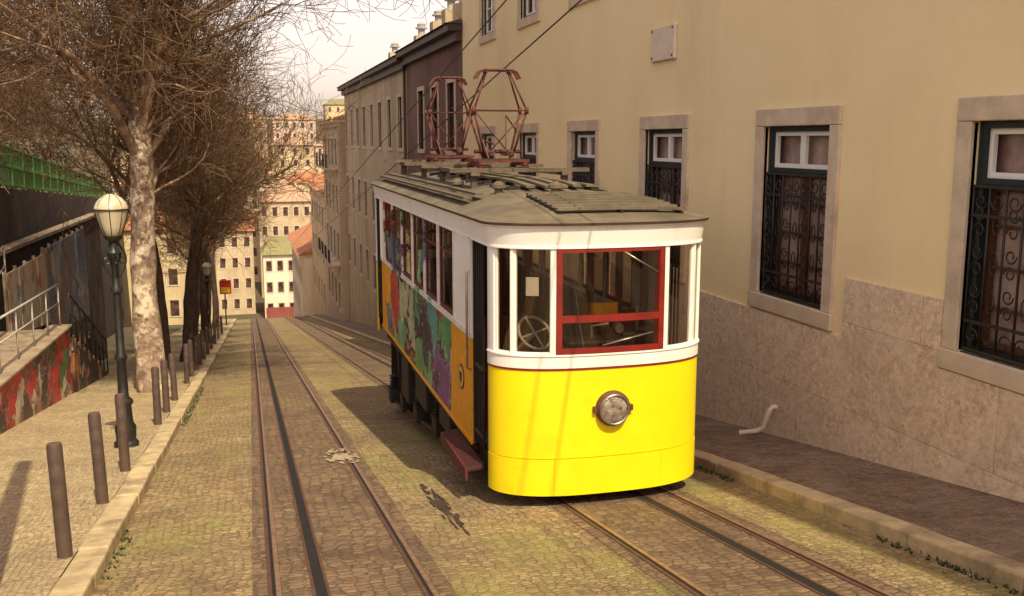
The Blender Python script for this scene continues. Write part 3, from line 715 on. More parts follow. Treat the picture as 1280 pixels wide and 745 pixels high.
for s in (-1,1):
    def bx(m,a,b,y0,y1,z0,z1):
        xa,xb=sorted((TX+s*a,TX+s*b)); m.box(xa,xb,y0,y1,z0,z1)
    m=MB(); bx(m,HW-.04,HW,10.30,17.68,-3.36,-2.162); sp=m.build('side_panel',M['orange'],tram)
    m=MB(); bx(m,HW-.05,HW+.015,10.28,17.70,-2.16,-2.10); m.build('side_sill',M['ograf'] if s<0 else M['white'],tram)
    m=MB(); bx(m,HW+.001,HW+.014,10.30,17.68,-3.38,-3.33); m.build('side_moulding',M['orangeplain'],sp)
    m=MB(); bx(m,HW-.04,HW+.005,9.56,18.39,-1.03,-.84); m.build('frieze',M['white'],tram)
    for a,b in ((10.3,11.17),(17.30,17.68)):
        m=MB(); bx(m,HW-.04,HW,a,b,-2.098,-1.031); m.build('corner_panel',M['white'],tram)
    for a,b in ((10.3,10.36),(17.62,17.68)):
        m=MB(); bx(m,HW+.001,HW+.02,a,b,-2.1,-1.04); m.build('corner_moulding',M['white'],tram)
    for k in range(NW+1):
        m=MB(); y=11.22+k*WP; bx(m,HW-.045,HW+.012,y-.045,y+.045,-2.099,-1.031); m.build('window_post',M['ograf'] if s<0 else M['white'],tram)
    for k in range(NW):
        y0=11.22+k*WP+.046; y1=11.22+(k+1)*WP-.046; f=.04
        m=MB(); bx(m,HW-.04,HW-.01,y0,y0+f,-2.098,-1.032); bx(m,HW-.04,HW-.01,y1-f,y1,-2.098,-1.032)
        bx(m,HW-.04,HW-.01,y0+f,y1-f,-2.098,-2.04); bx(m,HW-.04,HW-.01,y0+f,y1-f,-1.08,-1.032); bx(m,HW-.04,HW-.012,y0+f,y1-f,-1.36,-1.33)
        w=m.build('side_window',M['redwood'],tram)
        m=MB(); bx(m,HW-.03,HW-.026,y0+f,y1-f,-2.04,-1.361); bx(m,HW-.03,HW-.026,y0+f,y1-f,-1.329,-1.08); m.build('pane',M['gglass'] if s<0 else M['glass'],w)
    for (a,b) in ((9.62,10.27),(17.71,18.33)):
        m=MB()
        for k in range(5): 
            y=a+(b-a)*(.45+.55*k/4); bx(m,HW-.05,HW-.03,y-.008,y+.008,-3.3,-1.06)
        bx(m,HW-.06,HW-.01,a-.02,a+.01,-3.34,-1.04); bx(m,HW-.06,HW-.01,b-.01,b+.02,-3.34,-1.04); bx(m,HW-.055,HW-.02,a+.4*(b-a),b,-2.45,-2.4); bx(m,HW-.055,HW-.02,a+.4*(b-a),b,-3.2,-3.15)
        m.build('folding_gate',M['black'],tram,fix=False)
    if s<0:
        x0,x1=TX-HW-.005,TX-HW-.20; a,b=9.72,11.1; zt=-3.42
        m=MB(); m.hexa([(x1,a,zt-.07),(x0,a,zt-.05),(x0,b,zt-.05),(x1,b,zt-.07),(x1,a,zt-.03),(x0,a,zt),(x0,b,zt),(x1,b,zt-.03)])
        q=m.build('door_step',M['step'],tram,bevel=.008)
        m=MB()
        for k in range(9):
            xx=x0+(x1-x0)*(k+.5)/9; zz_=zt-.03*(k+.5)/9+.004; m.bar((xx,a+.03,zz_),(xx,b-.03,zz_),.008,.008)
        m.box(x1-.012,x1+.012,a,b,zt-.16,zt-.03)
        m.build('step_tread',M['redbrown'],q)
    m=MB(); x=TX+s*(HW+.05); m.tube([(TX+s*HW,10.33,-1.4),(x,10.33,-1.42),(x,10.33,-2.5),(TX+s*HW,10.33,-2.52)],.014,6); m.build('grab_rail',M['steel'],tram)
x=TX-HW-.001
m=MB(); m.lathe((x,10.85,-2.72),[(.15,0),(.15,-.008)],24,'x',False); e=m.build('crest',M['wood'],tram)
m=MB(); m.lathe((x-.0085,10.85,-2.72),[(.12,0),(.12,-.004)],24,'x',False); m.build('crest_disc',M['signyel'],e)
m=MB(); m.poly([(x-.014,10.78,-2.66),(x-.014,10.92,-2.66),(x-.014,10.92,-2.74),(x-.014,10.85,-2.81),(x-.014,10.78,-2.74)]); m.build('crest_shield',M['black'],e,fix=False)
hy=yn-.002
m=MB(); m.lathe((TX+.02,hy,-2.70),[(.185,.03),(.185,-.03),(.175,-.055),(.15,-.07),(.14,-.05)],28,'y')
for s in (-1,1): m.box(TX+.02+s*.195-.018,TX+.02+s*.195+.018,hy-.04,hy,-2.73,-2.67)
hl=m.build('headlight',M['rust'],tram)
m=MB(); m.lathe((TX+.02,hy,-2.70),[(.142,-.045),(.14,-.065),(.11,-.085),(.06,-.095),(.01,-.098)],28,'y'); m.build('lens',M['lens'],hl)
m=MB(); m.tube([(TX+.02+.152*math.cos(i*PI/12),hy-.072,-2.7+.152*math.sin(i*PI/12)) for i in range(24)],.012,6,closed=True); m.build('rim',M['steel'],hl)
o1=outline(-.045); m=MB(); m.poly([(p[0],p[1],-3.33) for p in o1]); m.build('floor',M['interior'],tram,fix=False)
m=MB(); m.poly([(p[0],p[1],-.93) for p in o1]); m.build('ceiling',M['interior'],tram,fix=False)
for s in (-1,1):
    m=MB(); xa,xb=sorted((TX+s*.62,TX+s*1.09)); m.box(xa,xb,11.2,17.2,-2.92,-2.86)
    xa,xb=sorted((TX+s*1.05,TX+s*1.1)); m.box(xa,xb,11.2,17.2,-2.85,-2.2); m.box(min(TX+s*.95,TX+s*1.0),max(TX+s*.95,TX+s*1.0),11.2,17.2,-3.33,-2.92)
    m.build('bench',M['wood'],tram)
    for y in (11.0,13,15,17.4):
        m=MB(); m.tube([(TX+s*.5,y,-3.33),(TX+s*.5,y,-.93)],.018,6); m.build('pole',M['steel'],tram)
    m=MB(); m.tube([(TX+s*.5,11,-1.2),(TX+s*.5,17.4,-1.2)],.014,6); m.build('hand_bar',M['steel'],tram)
for y in (10.75,17.55):
    m=MB()
    for s in (-1,1):
        xa,xb=sorted((TX+s*.38,TX+s*1.1)); m.box(xa,xb,y-.02,y+.02,-3.33,-2.0); m.box(xa,xb,y-.02,y+.02,-1.2,-.93)
        for q in (.38,.74,1.06): m.box(TX+s*q-.04,TX+s*q+.04,y-.02,y+.02,-2.0,-1.2)
    m.box(TX-.38,TX+.38,y-.02,y+.02,-1.12,-.93)
    m.build('bulkhead',M['redwood'],tram)
m=MB(); m.box(TX-.3,TX+.3,9.4,9.62,-3.33,-2.12); m.box(TX-.35,TX+.35,9.36,9.66,-2.12,-2.06); m.box(TX+.3,TX+.8,9.5,9.8,-2.4,-2.02); m.build('control_desk',M['interior'],tram,bevel=.02)
m=MB(); m.tube([(TX-.05,9.5,-2.06),(TX-.05,9.5,-1.93),(TX+.12,9.45,-1.9)],.016,6); m.tube([(TX+.5,9.6,-2.02),(TX+.5,9.6,-1.75)],.02,6); m.build('control_handle',M['steel'],tram)
m=MB(); m.lathe((TX+.22,9.45,-1.95),[(.05,-.06),(.06,0),(.055,.02)],14,'y'); m.build('gauge',M['steel'],tram)
m=MB(); m.box(TX+.1,TX+.4,9.9,10.0,-1.95,-1.76); m.build('orange_box',M['orangeplain'],tram,bevel=.01)
cx,cy,cz=TX-.66,9.55,-1.98; m=MB()
ax=Vector((.25,-.75,.6)).normalized(); a1=ax.cross(Vector((1,0,0))).normalized(); a2=ax.cross(a1)
C0=Vector((cx,cy,cz)); m.tube([C0+a1*.19*math.cos(i*PI/12)+a2*.19*math.sin(i*PI/12) for i in range(24)],.016,7,closed=True)
for k in range(4): m.tube([C0,C0+a1*.19*math.cos(k*PI/2+.4)+a2*.19*math.sin(k*PI/2+.4)],.012,5)
m.tube([C0,C0-ax*.4],.025,6); m.tube([C0-ax*.4,(cx-.05,cy+.2,-3.33)],.03,6); m.build('brake_wheel',M['metalgrey'],tram)
m=MB(); m.hexa([(TX-.82,9.33,-1.55),(TX-.70,9.28,-1.55),(TX-.70,9.285,-1.55),(TX-.82,9.335,-1.55),(TX-.82,9.33,-1.36),(TX-.70,9.28,-1.36),(TX-.70,9.285,-1.36),(TX-.82,9.335,-1.36)]); m.build('notice',M['white'],tram)
for s in (-1,1):
    xa,xb=sorted((TX+s*.82,TX+s*.92))
    m=MB(); m.sbox(xa,xb,10.2,18.5,lambda q:gz(q)+.28,lambda q:gz(q)+.52); m.build('sloped_beam',M['under'],tram)
m=MB()
m.box(TX-1.0,TX+1.0,10.0,18.2,-3.46,-3.38)
m.hexa([(TX-.86,10.1,gz(10.1)+.16),(TX+.86,10.1,gz(10.1)+.16),(TX+.86,18.2,gz(18.2)+.3),(TX-.86,18.2,gz(18.2)+.3),(TX-.86,10.1,-3.47),(TX+.86,10.1,-3.47),(TX+.86,18.2,-3.47),(TX-.86,18.2,-3.47)])
m.build('chassis',M['under'],tram)
for k,y in enumerate((12.2,13.2,14.2,15.2,16.2,17.2,18.1)):
    m=MB(); m.box(TX-.96,TX-.86,y-.04,y+.04,gz(y)+.5,-3.46); m.bar((TX-.9,y,gz(y)+.5),(TX-.9,min(y+.9,18.1),-3.5),.04,.06); m.build('strut',M['under'],tram)
for s in (-1,1):
    for y in (11.3,17.4):
        m=MB(); xc=RR[0]+.03 if s<0 else RR[1]-.03; m.lathe((xc,y,gz(y)+.31),[(.3,-.05),(.33,-.04),(.33,-.02),(.3,0),(.3,.05),(.1,.08)],24,'x'); m.build('wheel',M['under'],tram)
for y in (11.3,13.0,14.6,16.0,17.4):
    m=MB(); z=gz(y)
    m.box(TX-1.1,TX-.93,y-.16,y+.16,z+.24,z+.5)
    for k in range(5): m.lathe((TX-1.01,y,z+.5+k*.05),[(.07,0),(.1,.015),(.07,.03)],10)
    m.build('axle_box',M['under'],tram)
for (a,b,zl) in ((11.8,12.5,-3.75),(13.5,14.4,-3.9),(15.1,15.8,-4.2)):
    m=MB(); m.box(TX-1.12,TX-.88,a,b,zl,-3.46); m.build('equipment_box',M['under'],tram,bevel=.02)
m=MB(); m.tube([(TX-1.02,10.6,gz(10.6)+.22),(TX-1.02,17.8,gz(17.8)+.25)],.025,6); m.build('brake_rod',M['rust'],tram)
m=MB(); m.tube([(TX-1.05,10.6,-3.52),(TX-1.05,17.8,-3.6)],.03,6); m.build('air_pipe',M['rust'],tram)
for (xx,yc,zc,lab) in ((TX-.12,17.2,1.10,'farther overhead wire touching the rear pantograph'),(TX+.1,13.6,.99,'nearer overhead wire touching the front pantograph')):
    m=MB(); m.tube([(xx,y,zc+.02-.152*(y-yc)) for y in (-8,5,yc,30,50,85)],.010,5); tag(m.build('overhead_wire',M['black']),lab,'wire','overhead tram wires')
# ------------------------------------------------------------------ bollards & lamps
ordn=['first','second','third','fourth','fifth','sixth','seventh','eighth','ninth','tenth','eleventh','twelfth','thirteenth','fourteenth','fifteenth','sixteenth']
m=MB(); m.lathe((0,0,0),[(.064,-.15),(.064,.98),(.055,1.01),(.02,1.02)],16); pb=m.build('bollard',M['bollard'],origin=(0,0,0))
BY=[8.65,10.84,12.8,17.3,19.1,21.2,25.2,27.4,29.6,31.8,34.5,37.5,41,45,50,56]
for i,y in enumerate(BY):
    o=pb if i==0 else clone(pb)
    o.location=(-1.63,y,gz(y)+.12); o.rotation_euler=(random.uniform(-.02,.02),random.uniform(-.03,.03),0)
    tag(o,'slim dark metal bollard on the left pavement edge, %s from the camera'%ordn[i],'bollard','bollards along the left kerb')
def street_lamp(x,y,label):
    z=gz(y)+.12; r=thing('street_lamp',label,'street lamp',(x,y,z)); k=1.18
    m=MB(); m.lathe((x,y,z),[(a*k,b) for a,b in [(.15,-.1),(.15,.06),(.12,.1),(.13,.3),(.10,.36),(.085,.62),(.11,.66),(.11,.7),(.065,.76),(.055,1.3),(.075,1.33),(.075,1.38),(.052,1.42),(.045,2.3),(.07,2.33),(.07,2.38),(.045,2.42),(.04,2.78),(.07,2.82),(.09,2.9),(.05,2.96),(.05,3.05),(.10,3.1),(.11,3.14)]],18)
    m.build('post',M['lampgreen'],r)
    for a in range(4):
        m=MB(); c,s=math.cos(a*PI/2+.4),math.sin(a*PI/2+.4)
        m.tube([(x+c*(.05+.11*math.sin(t/9*PI)),y+s*(.05+.11*math.sin(t/9*PI)),z+2.55+t*.055) for t in range(10)],.016,5)
        m.tube([(x+c*(.11+.045*math.cos(t*.6)),y+s*(.11+.045*math.cos(t*.6)),z+2.78+.045*math.sin(t*.6)) for t in range(10)],.012,5)
        m.build('scroll_bracket',M['lampgreen'],r)
    m=MB(); m.lathe((x,y,z),[(.10,3.14),(.12,3.16),(.16,3.26),(.20,3.39),(.225,3.50),(.228,3.52)],16); ln=m.build('lantern',M['opal'],r)
    m=MB(); m.lathe((x,y,z),[(.235,3.527),(.232,3.56),(.205,3.62),(.155,3.68),(.09,3.725),(.045,3.745)],16); m.build('dome',M['opal'],ln)
    m=MB()
    m.tube([(x+.235*math.cos(i*PI/8),y+.235*math.sin(i*PI/8),z+3.522) for i in range(16)],.012,5,closed=True)
    for a in range(8):
        c,s=math.cos(a*PI/4),math.sin(a*PI/4); m.tube([(x+c*.122,y+s*.122,z+3.15),(x+c*.163,y+s*.163,z+3.26),(x+c*.203,y+s*.203,z+3.39),(x+c*.23,y+s*.23,z+3.51)],.006,4)
        m.tube([(x+c*.236,y+s*.236,z+3.53),(x+c*.208,y+s*.208,z+3.625),(x+c*.15,y+s*.15,z+3.69),(x+c*.05,y+s*.05,z+3.745)],.005,4)
    m.lathe((x,y,z),[(.055,3.74),(.03,3.76),(.035,3.79),(.008,3.85)],10)
    m.build('lantern_frame',M['lampgreen'],ln)
street_lamp(-1.87,15.0,'old cast iron street lamp with cream lantern on the left pavement')
street_lamp(-1.87,46.0,'distant cast iron street lamp among the tree trunks lower down the left pavement')
m=MB(); m.lathe((-1.95,7.0,gz(7)),[(.13,0),(.12,4),(.10,8.7)],14); tag(m.build('shadow_pole',M['bollard']),'unseen tall round pole added left of the frame for its pavement shadow','pole')  # unseen pole, added to throw the long shadow on the left pavement
# ------------------------------------------------------------------ left side terrace
t=thing('graffiti_landing','low concrete landing wall covered in red and black graffiti at left edge','wall',(-4.4,20,gz(20)))
m=MB(); m.hexa([(-4.55,13,-8),(-4.15,13,-8),(-4.15,24.6,-8),(-4.55,24.6,-8),(-4.55,13,-3.95),(-4.15,13,-3.95),(-4.15,24.6,-4.36),(-4.55,24.6,-4.36)]); m.build('wall',M['gred'],t)
m=MB(); m.hexa([(-4.6,13,-3.949),(-4.1,13,-3.949),(-4.1,24.65,-4.359),(-4.6,24.65,-4.359),(-4.6,13,-3.89),(-4.1,13,-3.89),(-4.1,24.65,-4.30),(-4.6,24.65,-4.30)]); m.build('coping',M['conc'],t,bevel=.015)
m=MB(); m.hexa([(-6.0,13,-8),(-4.56,13,-8),(-4.56,24.6,-8),(-6.0,24.6,-8),(-6.0,13,-3.98),(-4.61,13,-3.98),(-4.61,24.6,-4.39),(-6.0,24.6,-4.39)]); m.build('platform',M['conc'],t)
st=thing('outdoor_staircase','stone staircase with graffiti side wall rising from the left pavement behind the street lamp','stairs',(-5,28,gz(28)))
for k in range(13):
    m=MB(); y1=30.2-k*.42; z=-6.55+k*.165; m.box(-5.9,-4.22,y1-.42,y1,z-2.2,z); m.build('step',M['conc'],st,bevel=.01)
m=MB(); m.hexa([(-4.21,24.66,-8.5),(-4.11,24.66,-8.5),(-4.11,30.4,-8.5),(-4.21,30.4,-8.5),(-4.21,24.66,-4.7),(-4.11,24.66,-4.7),(-4.11,30.4,-6.9),(-4.21,30.4,-6.9)]); m.build('side_wall',M['gdark'],st)
def handrail(label,pts,posts,hgt=.95,mat=None):
    r=thing('handrail',label,'handrail',pts[0]); m=MB(); mat=mat or M['metalgrey']
    m.tube([(p[0],p[1],p[2]+hgt) for p in pts],.024,7); m.tube([(p[0],p[1],p[2]+hgt*.55) for p in pts],.016,6); m.build('rail',mat,r)
    for p in posts:
        m=MB(); m.tube([(p[0],p[1],p[2]-.05),(p[0],p[1],p[2]+hgt)],.02,6); m.build('post',mat,r)
def lerp(a,b,k): return tuple(a[i]+(b[i]-a[i])*k for i in range(3))
A=(-4.32,18.6,-4.07);B=(-4.32,24.4,-4.27)
handrail('grey tubular handrail on top of the red graffiti landing wall',[A,B],[lerp(A,B,k/4) for k in range(5)])
A=(-4.16,24.8,-4.6);B=(-4.16,30.3,-6.8)
handrail('sloping black handrail down the graffiti staircase by the street lamp',[A,B],[lerp(A,B,k/8) for k in range(9)],1.0,M['black'])
A=(-5.3,20.0,-4.25);B=(-5.3,24.0,-3.3)
handrail('inner handrail rising in front of the pale graffiti board',[A,B],[lerp(A,B,k/3) for k in range(4)])
def board(name,label,y0,y1,x,z0,z1,mat,slant):
    r=thing(name,label,'hoarding',(x,(y0+y1)/2,z0)); n=int((y1-y0)/.9)
    m=MB()
    for k in range(n):
        a=y0+(y1-y0)*k/n; b=y0+(y1-y0)*(k+1)/n-.012; o=.015 if k%2 else 0
        m.hexa([(x+o,a,z0-slant*(a-y0)),(x+.03+o,a,z0-slant*(a-y0)),(x+.03+o,b,z0-slant*(b-y0)),(x+o,b,z0-slant*(b-y0)),(x+o,a,z1),(x+.03+o,a,z1),(x+.03+o,b,z1),(x+o,b,z1)])
    m.build('sheet',mat,r)
    for k in range(n+1): 
        m=MB(); y=y0+(y1-y0)*k/n; m.box(x-.08,x-.01,y-.04,y+.04,z0-1.5,z1+.05); m.build('post',M['conc'],r)
board('graffiti_board','pale flat board with graffiti left of the blue one',24.6,29,-5.42,-4.55,-3.05,M['gwhite'],.1)
board('graffiti_board','blue flat board with faded graffiti beside the big tree trunk',29.1,36,-5.42,-5.3,-2.95,M['gblue'],.1)
rw=thing('retaining_wall','sooty dark retaining wall below the green fence','wall',(-6.1,35,gz(35)))
m=MB(); m.hexa([(-6.25,10,-9),(-6.0,10,-9),(-6.0,44,-14),(-6.25,44,-14),(-6.25,10,-2.6),(-6.0,10,-2.6),(-6.0,44,-3.1),(-6.25,44,-3.1)]); m.build('lower_wall',M['darkwall'],rw)
m=MB(); m.hexa([(-6.3,10,-2.599),(-5.93,10,-2.599),(-5.93,44,-3.099),(-6.3,44,-3.099),(-6.3,10,-2.5),(-5.93,10,-2.5),(-5.93,44,-3.0),(-6.3,44,-3.0)]); m.build('ledge',M['conc'],rw)
m=MB(); ya,yb=8,76
for k in range(21):
    a=ya+4*k;b=a+4
    m.hexa([(wallx(a)-.35,a,-14),(wallx(a),a,-14),(wallx(b),b,-17),(wallx(b)-.35,b,-17),(wallx(a)-.35,a,fz(a)),(wallx(a),a,fz(a)),(wallx(b),b,fz(b)),(wallx(b)-.35,b,fz(b))])
m.build('upper_wall',M['darkwall'],rw)
fe=thing('green_fence','long green railing fence on top of the dark retaining wall at upper left','fence',(wallx(40),40,fz(40)))
m=MB(); y=12
while y<76: 
    x=wallx(y)-.17; z=fz(y); m.box(x-.0,x+.02,y-.014,y+.014,z+.08,z+1.2); y+=.2
m.build('bars',M['fgreen'],fe,fix=False)
for hh in (.1,.65,1.22):
    m=MB(); m.bar((wallx(12)-.15,12,fz(12)+hh),(wallx(76)-.15,76,fz(76)+hh),.05,.05); m.build('rail',M['fgreen'],fe)
y=12
p0=None
while y<76:
    if p0 is None:
        m=MB(); x=wallx(y)-.17; m.box(x-.04,x+.06,y-.04,y+.04,fz(y)-.05,fz(y)+1.3); p0=m.build('post',M['fgreen'],fe); py=y
    else: clone(p0,fe,shift=(wallx(y)-wallx(py),y-py,fz(y)-fz(py)))
    y+=2.5
def shrub(x,y,z,rx,rz,n,seed,label,mat=None,size=.10):
    r=random.Random(seed); rt=thing('shrub',label,'shrub',(x,y,z),'evergreen shrubs behind the green fence'); m=MB()
    cl=[(Vector((r.gauss(0,.45)*rx,r.gauss(0,.45)*rx,rz*(.55+r.uniform(-.4,.45)))),r.uniform(.25,.5)*rx) for _ in range(16)]
    for i in range(n):
        c,q=r.choice(cl); d=Vector((r.gauss(0,1),r.gauss(0,1),r.gauss(0,1))).normalized()*q*r.uniform(.6,1.05)
        p=Vector((x,y,z))+c+d
        u=Vector((r.gauss(0,1),r.gauss(0,1),r.gauss(0,1))).normalized(); v=u.cross(Vector((r.gauss(0,1),r.gauss(0,1),r.gauss(0,1)))).normalized()
        s=size*r.uniform(.6,1.3); m.poly([p-u*s,p+v*s*.5,p+u*s,p-v*s*.5])
    m.build('crown',mat or M['leaf'],rt,fix=False)
    m=MB()
    for k in range(4): m.tube([(x,y,z-.3),(x+r.uniform(-.4,.4)*rx,y+r.uniform(-.4,.4)*rx,z+rz*.7)],.04,5)
    m.build('stem',M['barkdark'],rt)
for i,(x,y,rx,rz) in enumerate(((-9.6,28.5,1.3,1.5),(-10.6,33,1.5,1.9),(-11.3,38,1.6,1.9),(-12.4,43,1.9,2.3),(-13.4,50,2.1,2.6),(-14.4,59,2.4,3.0),(-13.4,70,2.6,3.2))):
    shrub(x,y,terr(x,y)-.1,rx,rz,2400,20+i,'dark evergreen shrub behind the green fence, %s along from the camera'%ordn[i])
# ------------------------------------------------------------------ trees
def tree(x,y,zb,fork,r0,seed,label,lean=(0,0),pale=False,nl=7,limb=5.2,sub=(2,2,2),rad=(.02,.011),group='bare street trees',el0=.55,lr=(.28,.42)):
    R=random.Random(seed); rt=thing('bare_tree',label,'tree',(x,y,zb),group)
    T=MB(); B=MB(); Tw=MB()
    def rv(s): return Vector((R.gauss(0,s),R.gauss(0,s),R.gauss(0,s)))
    pts=[];rs=[]; n=14
    for i in range(n+1):
        k=i/n; pts.append(Vector((x+lean[0]*k+math.sin(k*5+seed)*.08,y+lean[1]*k+math.cos(k*4+seed)*.08,zb-.2+(fork+.2)*k)))
        rs.append(r0*(1.28 if i==0 else (1.12 if i==1 else 1-.34*k))*R.uniform(.92,1.08))
    T.tube(pts,rs,14); top=pts[-1]
    def grow(p,d,L,r,lev):
        n=(0,8,5,4,3)[lev]; dd=d.normalized(); q=Vector(p); P=[Vector(q)]; rr=[r]
        jit=(0,.19,.22,.25,.26)[lev]; trop=(0,.09,.09,.07,.05)[lev]
        rend=(0,.25,.3,.35,.5)[lev]
        kids=[]
        for i in range(n):
            dd=(dd+rv(jit)+Vector((0,0,trop))).normalized(); q=q+dd*(L/n); P.append(Vector(q)); cr=r*(1-(1-rend)*(i+1)/n); rr.append(cr)
            if lev<4 and (i>=1 or lev>1):
                for c in range(sub[lev-1]):
                    side=rv(1); side=(side-dd*side.dot(dd)).normalized()
                    ang=R.uniform(.35,1.0); nd=dd*math.cos(ang)+side*math.sin(ang)
                    if lev==1: nl_=R.uniform(1.8,3.4)*limb/5.2
                    elif lev==2: nl_=R.uniform(.9,2.0)
                    else: nl_=R.uniform(.4,1.1)
                    kids.append((Vector(q),nd,nl_,max(cr*(.42 if lev==1 else .45),rad[1]),lev+1))
        (B if lev<=2 else Tw).tube(P,[max(a,rad[1]*.75) for a in rr],(0,8,5,3,3)[lev],cap=False)
        for k in kids: grow(*k)
    for i in range(nl):
        a=2*PI*(i+R.uniform(-.3,.3))/nl; el=R.uniform(el0,1.3)
        d=Vector((math.cos(a)*math.cos(el),math.sin(a)*math.cos(el),math.sin(el)))
        k=R.uniform(.62,1) if i%2 else 1
        idx=min(n,int(k*n)); grow(pts[idx]-d*.05,d,limb*R.uniform(.8,1.2),r0*R.uniform(*lr),1)
    grow(top-Vector((0,0,.12)),Vector((lean[0]*.05+R.uniform(-.12,.12),R.uniform(-.1,.1),1)),limb*1.1,rs[-1]*.98,1)
    T.build('trunk',M['barkpale'] if pale else M['barkdark'],rt,fix=False)
    c=B.build('crown',M['twigpale'] if pale else M['twig'],rt,fix=False)
    Tw.build('twigs',M['twig'],c,fix=False)
    return rt
TD=[(-2.25,23.8,6.3,.345,3,'big pale mottled bare tree standing behind the street lamp',(-.12,.2),True,9,5.2,(2,2,2),.0075,.5),
(-2.4,29.5,5.2,.20,5,'dark bare tree with leaning trunk just behind the pale one',(-.5,.5),False,6,4.2,(2,1,2),.008,.5),
(-2.2,34.0,5.0,.26,8,'thick dark bare tree, third down the left pavement',(.7,.4),False,7,4.3,(2,2,1),.008,.55),
(-2.3,40.5,5.2,.22,11,'dark bare tree, fourth down the left pavement',(.3,.3),False,6,4.0,(2,1,2),.010,.6),
(-2.2,48,5.0,.24,14,'dark bare tree, fifth down the left pavement',(.2,.3),False,6,3.9,(2,1,2),.011,.6),
(-2.4,57,5.0,.24,17,'dark bare tree, sixth down the left pavement',(.1,.3),False,6,3.8,(2,1,2),.012,.65),
(-2.4,68,5.0,.24,19,'dark bare tree, farthest down the left pavement',(.1,.3),False,6,3.6,(2,1,2),.013,.65)]
for (x,y,f,r,sd,lab,ln,pl,nl,lb,sb,tw,el) in TD: tree(x,y,gz(y)+.1,f,r,sd,lab,ln,pl,nl,lb,sb,rad=(.02,tw),el0=el,lr=(.26,.44) if pl else (.28,.42))
for i,(x,y,f,r,sd) in enumerate(((-9.0,27,2.4,.13,29),(-9.8,33,2.4,.15,31),(-11.0,39,2.2,.18,35),(-11.5,47,2.4,.2,33),(-13.5,56,2.6,.22,37),(-12,68,2.6,.22,39),(-17,50,2.6,.22,43),(-20,64,3,.24,45))):
    tree(x,y,terr(x,y)-.1,f,r,sd,'bare brown tree growing behind the green fence, %s from the camera'%ordn[i],(0,0),False,6,4.8,(2,1,2),group='bare trees behind the fence',rad=(.02,.008+.001*i),el0=.6)
# ------------------------------------------------------------------ far houses
def house(label,cx,cy,w,d,zb,h,wm,rm,nx,nz,rh=2.2,name='hillside_house',group='houses on the far hillside'):
    b=thing(name,label,'house',(cx,cy,zb),group); x0,x1,y0,y1=cx-w/2,cx+w/2,cy-d/2,cy+d/2
    m=MB(); m.box(x0,x1,y0,y1,zb-4,zb+h); m.build('wall',wm,b,fix=False)
    m=MB(); z=zb+h; o=.4; yc=cy; i=w*.22
    m.poly([(x0-o,y0-o,z+.01),(x1+o,y0-o,z+.01),(x1-i,yc,z+rh),(x0+i,yc,z+rh)]); m.poly([(x1+o,y1+o,z+.01),(x0-o,y1+o,z+.01),(x0+i,yc,z+rh),(x1-i,yc,z+rh)])
    m.poly([(x0-o,y1+o,z+.01),(x0-o,y0-o,z+.01),(x0+i,yc,z+rh)]); m.poly([(x1+o,y0-o,z+.01),(x1+o,y1+o,z+.01),(x1-i,yc,z+rh)])
    rf=m.build('roof',rm,b,fix=False)
    m=MB(); m.box(x0+w*.7,x0+w*.7+.6,yc-1.3,yc-.7,z,z+rh+.6); m.build('chimney',wm,rf)
    f=None
    for a in range(nx):
        for c in range(nz):
            wx=x0+w*(a+.5)/nx; wz=zb+h*(c+.5)/nz-.1
            if f is None:
                m=MB(); m.mi=0; m.box(wx-.56,wx+.56,y0-.05,y0-.001,wz-.85,wz+.95); m.mi=1; m.box(wx-.40,wx+.40,y0-.07,y0-.051,wz-.7,wz+.8)
                f=m.build('window',[M['stone'],M['winpane']],b); fx,fz_=wx,wz
            else: clone(f,b,shift=(wx-fx,0,wz-fz_))
    return b
FG='houses at the foot of the street'
house('cream three-storey house with greenish roof closing the foot of the street',5.4,156,6.6,9,-27.0,9.8,M['b_cream'],M['tile2'],4,3,2.4,'street_end_house',FG)
house('tall beige house with terracotta roof just left of the greenish-roofed one',-3.0,162,7.5,9,-27.0,13,M['b_beige'],M['tile'],4,4,2.6,'street_end_house',FG)
house('tall pale house right of the greenish-roofed one at the foot of the street',14.2,160,8.0,9,-27.0,15,M['b_cream'],M['tile'],4,5,2.4,'street_end_house',FG)
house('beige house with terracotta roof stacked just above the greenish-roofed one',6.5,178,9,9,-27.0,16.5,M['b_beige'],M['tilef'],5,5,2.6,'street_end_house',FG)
RH=random.Random(5)
rn=['nearest','second','third','fourth','fifth','sixth','seventh']
for ri,Y in enumerate((196,222,250,285,325)):
    x=-.12*Y; k=0
    xe=.17*Y
    while x<xe and k<16:
        w=RH.uniform(6,12)*(1+ri*.08); c,mat=RH.choice([('cream',M['b_cream']),('ochre',M['b_ochre']),('pink',M['b_pink']),('beige',M['b_beige']),('cream',M['b_cream'])]); h=RH.uniform(7,16)
        yy=Y+RH.uniform(-9,9)
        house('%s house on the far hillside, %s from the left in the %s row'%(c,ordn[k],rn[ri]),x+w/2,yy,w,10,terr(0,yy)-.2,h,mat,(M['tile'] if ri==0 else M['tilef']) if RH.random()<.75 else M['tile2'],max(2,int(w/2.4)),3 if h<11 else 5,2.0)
        x+=w+RH.uniform(.3,4); k+=1
house('ochre building beyond the last street tree at the left foot of the street',-10.5,104,14,14,gz(97),9,M['b_ochre'],M['tile'],6,3,2.4,'street_corner_building',FG)
r=thing('red_fence','low dull red boarded fence across the foot of the street','fence',(4.6,148,gz(148)))
for k in range(16):
    m=MB(); m.box(2.2+k*.36,2.55+k*.36,148,148.06,gz(148)-.3,gz(148)+1.9); m.build('board',M['hoard'],r)
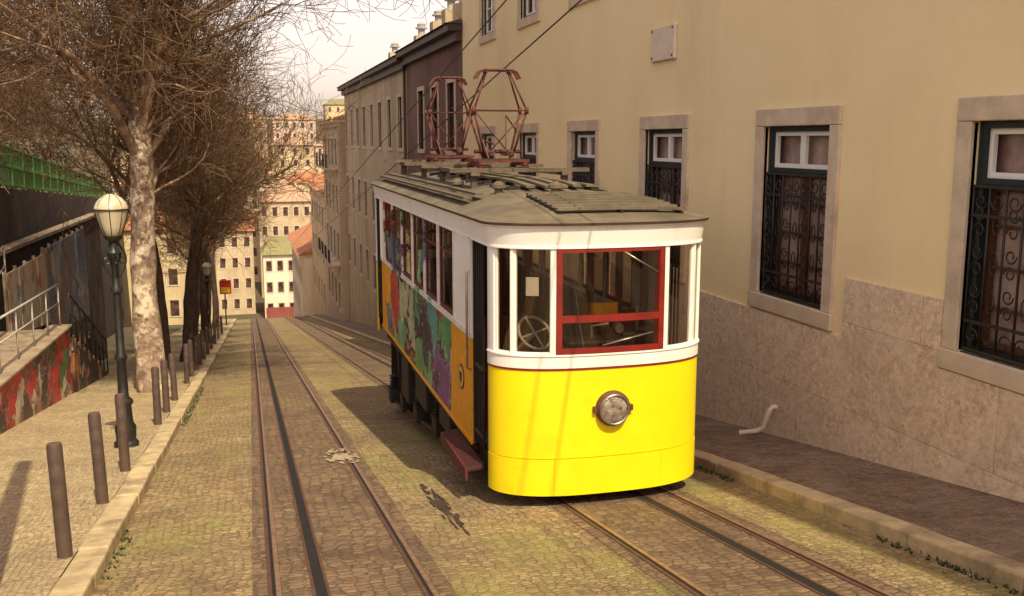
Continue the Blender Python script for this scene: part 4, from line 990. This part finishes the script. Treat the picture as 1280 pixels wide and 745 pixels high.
m=MB(); m.box(2.1,8.0,148.07,148.12,gz(148)+1.2,gz(148)+1.3); m.build('rail',M['redbrown'],r)
r=thing('shop_sign','small red and yellow square sign on a post far down the left pavement','sign',(-1.75,66,gz(66)))
m=MB(); m.tube([(-1.75,72,gz(72)),(-1.75,72,gz(72)+3.2)],.05,8); m.build('post',M['bollard'],r)
z=gz(72)+2.4; m=MB(); m.box(-2.1,-1.3,71.9,71.96,z,z+1.0); q=m.build('sign_face',M['signred'],r,bevel=.02)
m=MB(); m.box(-2.02,-1.38,71.88,71.899,z+.1,z+.5); m.build('yellow_panel',M['signyel'],q)
# ------------------------------------------------------------------ light, sky, camera
L=Vector((-.59,3.7,-4.96)).normalized()
sd=bpy.data.lights.new('sun','SUN'); sd.energy=5.0; sd.angle=math.radians(.5); sd.color=(1,.90,.62)
so=bpy.data.objects.new('sun',sd); COL.objects.link(so); so.rotation_euler=L.to_track_quat('-Z','Y').to_euler(); so.location=(10,-30,40)
w=bpy.data.worlds.new('World'); SC.world=w; w.use_nodes=True; nt=w.node_tree; bg=nt.nodes['Background']
sky=nt.nodes.new('ShaderNodeTexSky'); sky.sky_type='NISHITA'; sky.sun_disc=False; sky.sun_elevation=math.radians(53); sky.sun_rotation=math.radians(171); sky.dust_density=2; sky.air_density=1.2
hs=nt.nodes.new('ShaderNodeHueSaturation'); hs.inputs['Saturation'].default_value=.36; nt.links.new(sky.outputs[0],hs.inputs['Color'])
col=mixc(nt,1.0,hs.outputs[0],(1.60,1.31,1.20),'MULTIPLY'); nt.links.new(col,bg.inputs['Color']); bg.inputs['Strength'].default_value=.15
cam=bpy.data.cameras.new('camera'); co=bpy.data.objects.new('camera',cam); COL.objects.link(co); SC.camera=co
cam.sensor_width=36; cam.lens=1219/1280*36; cam.clip_end=4000; cam.clip_start=.05
co.location=(0,0,0); co.rotation_euler=(math.radians(90-9.2),0,math.radians(-15.2))
SC.view_settings.view_transform='Standard'; SC.view_settings.look='None'; SC.view_settings.exposure=0
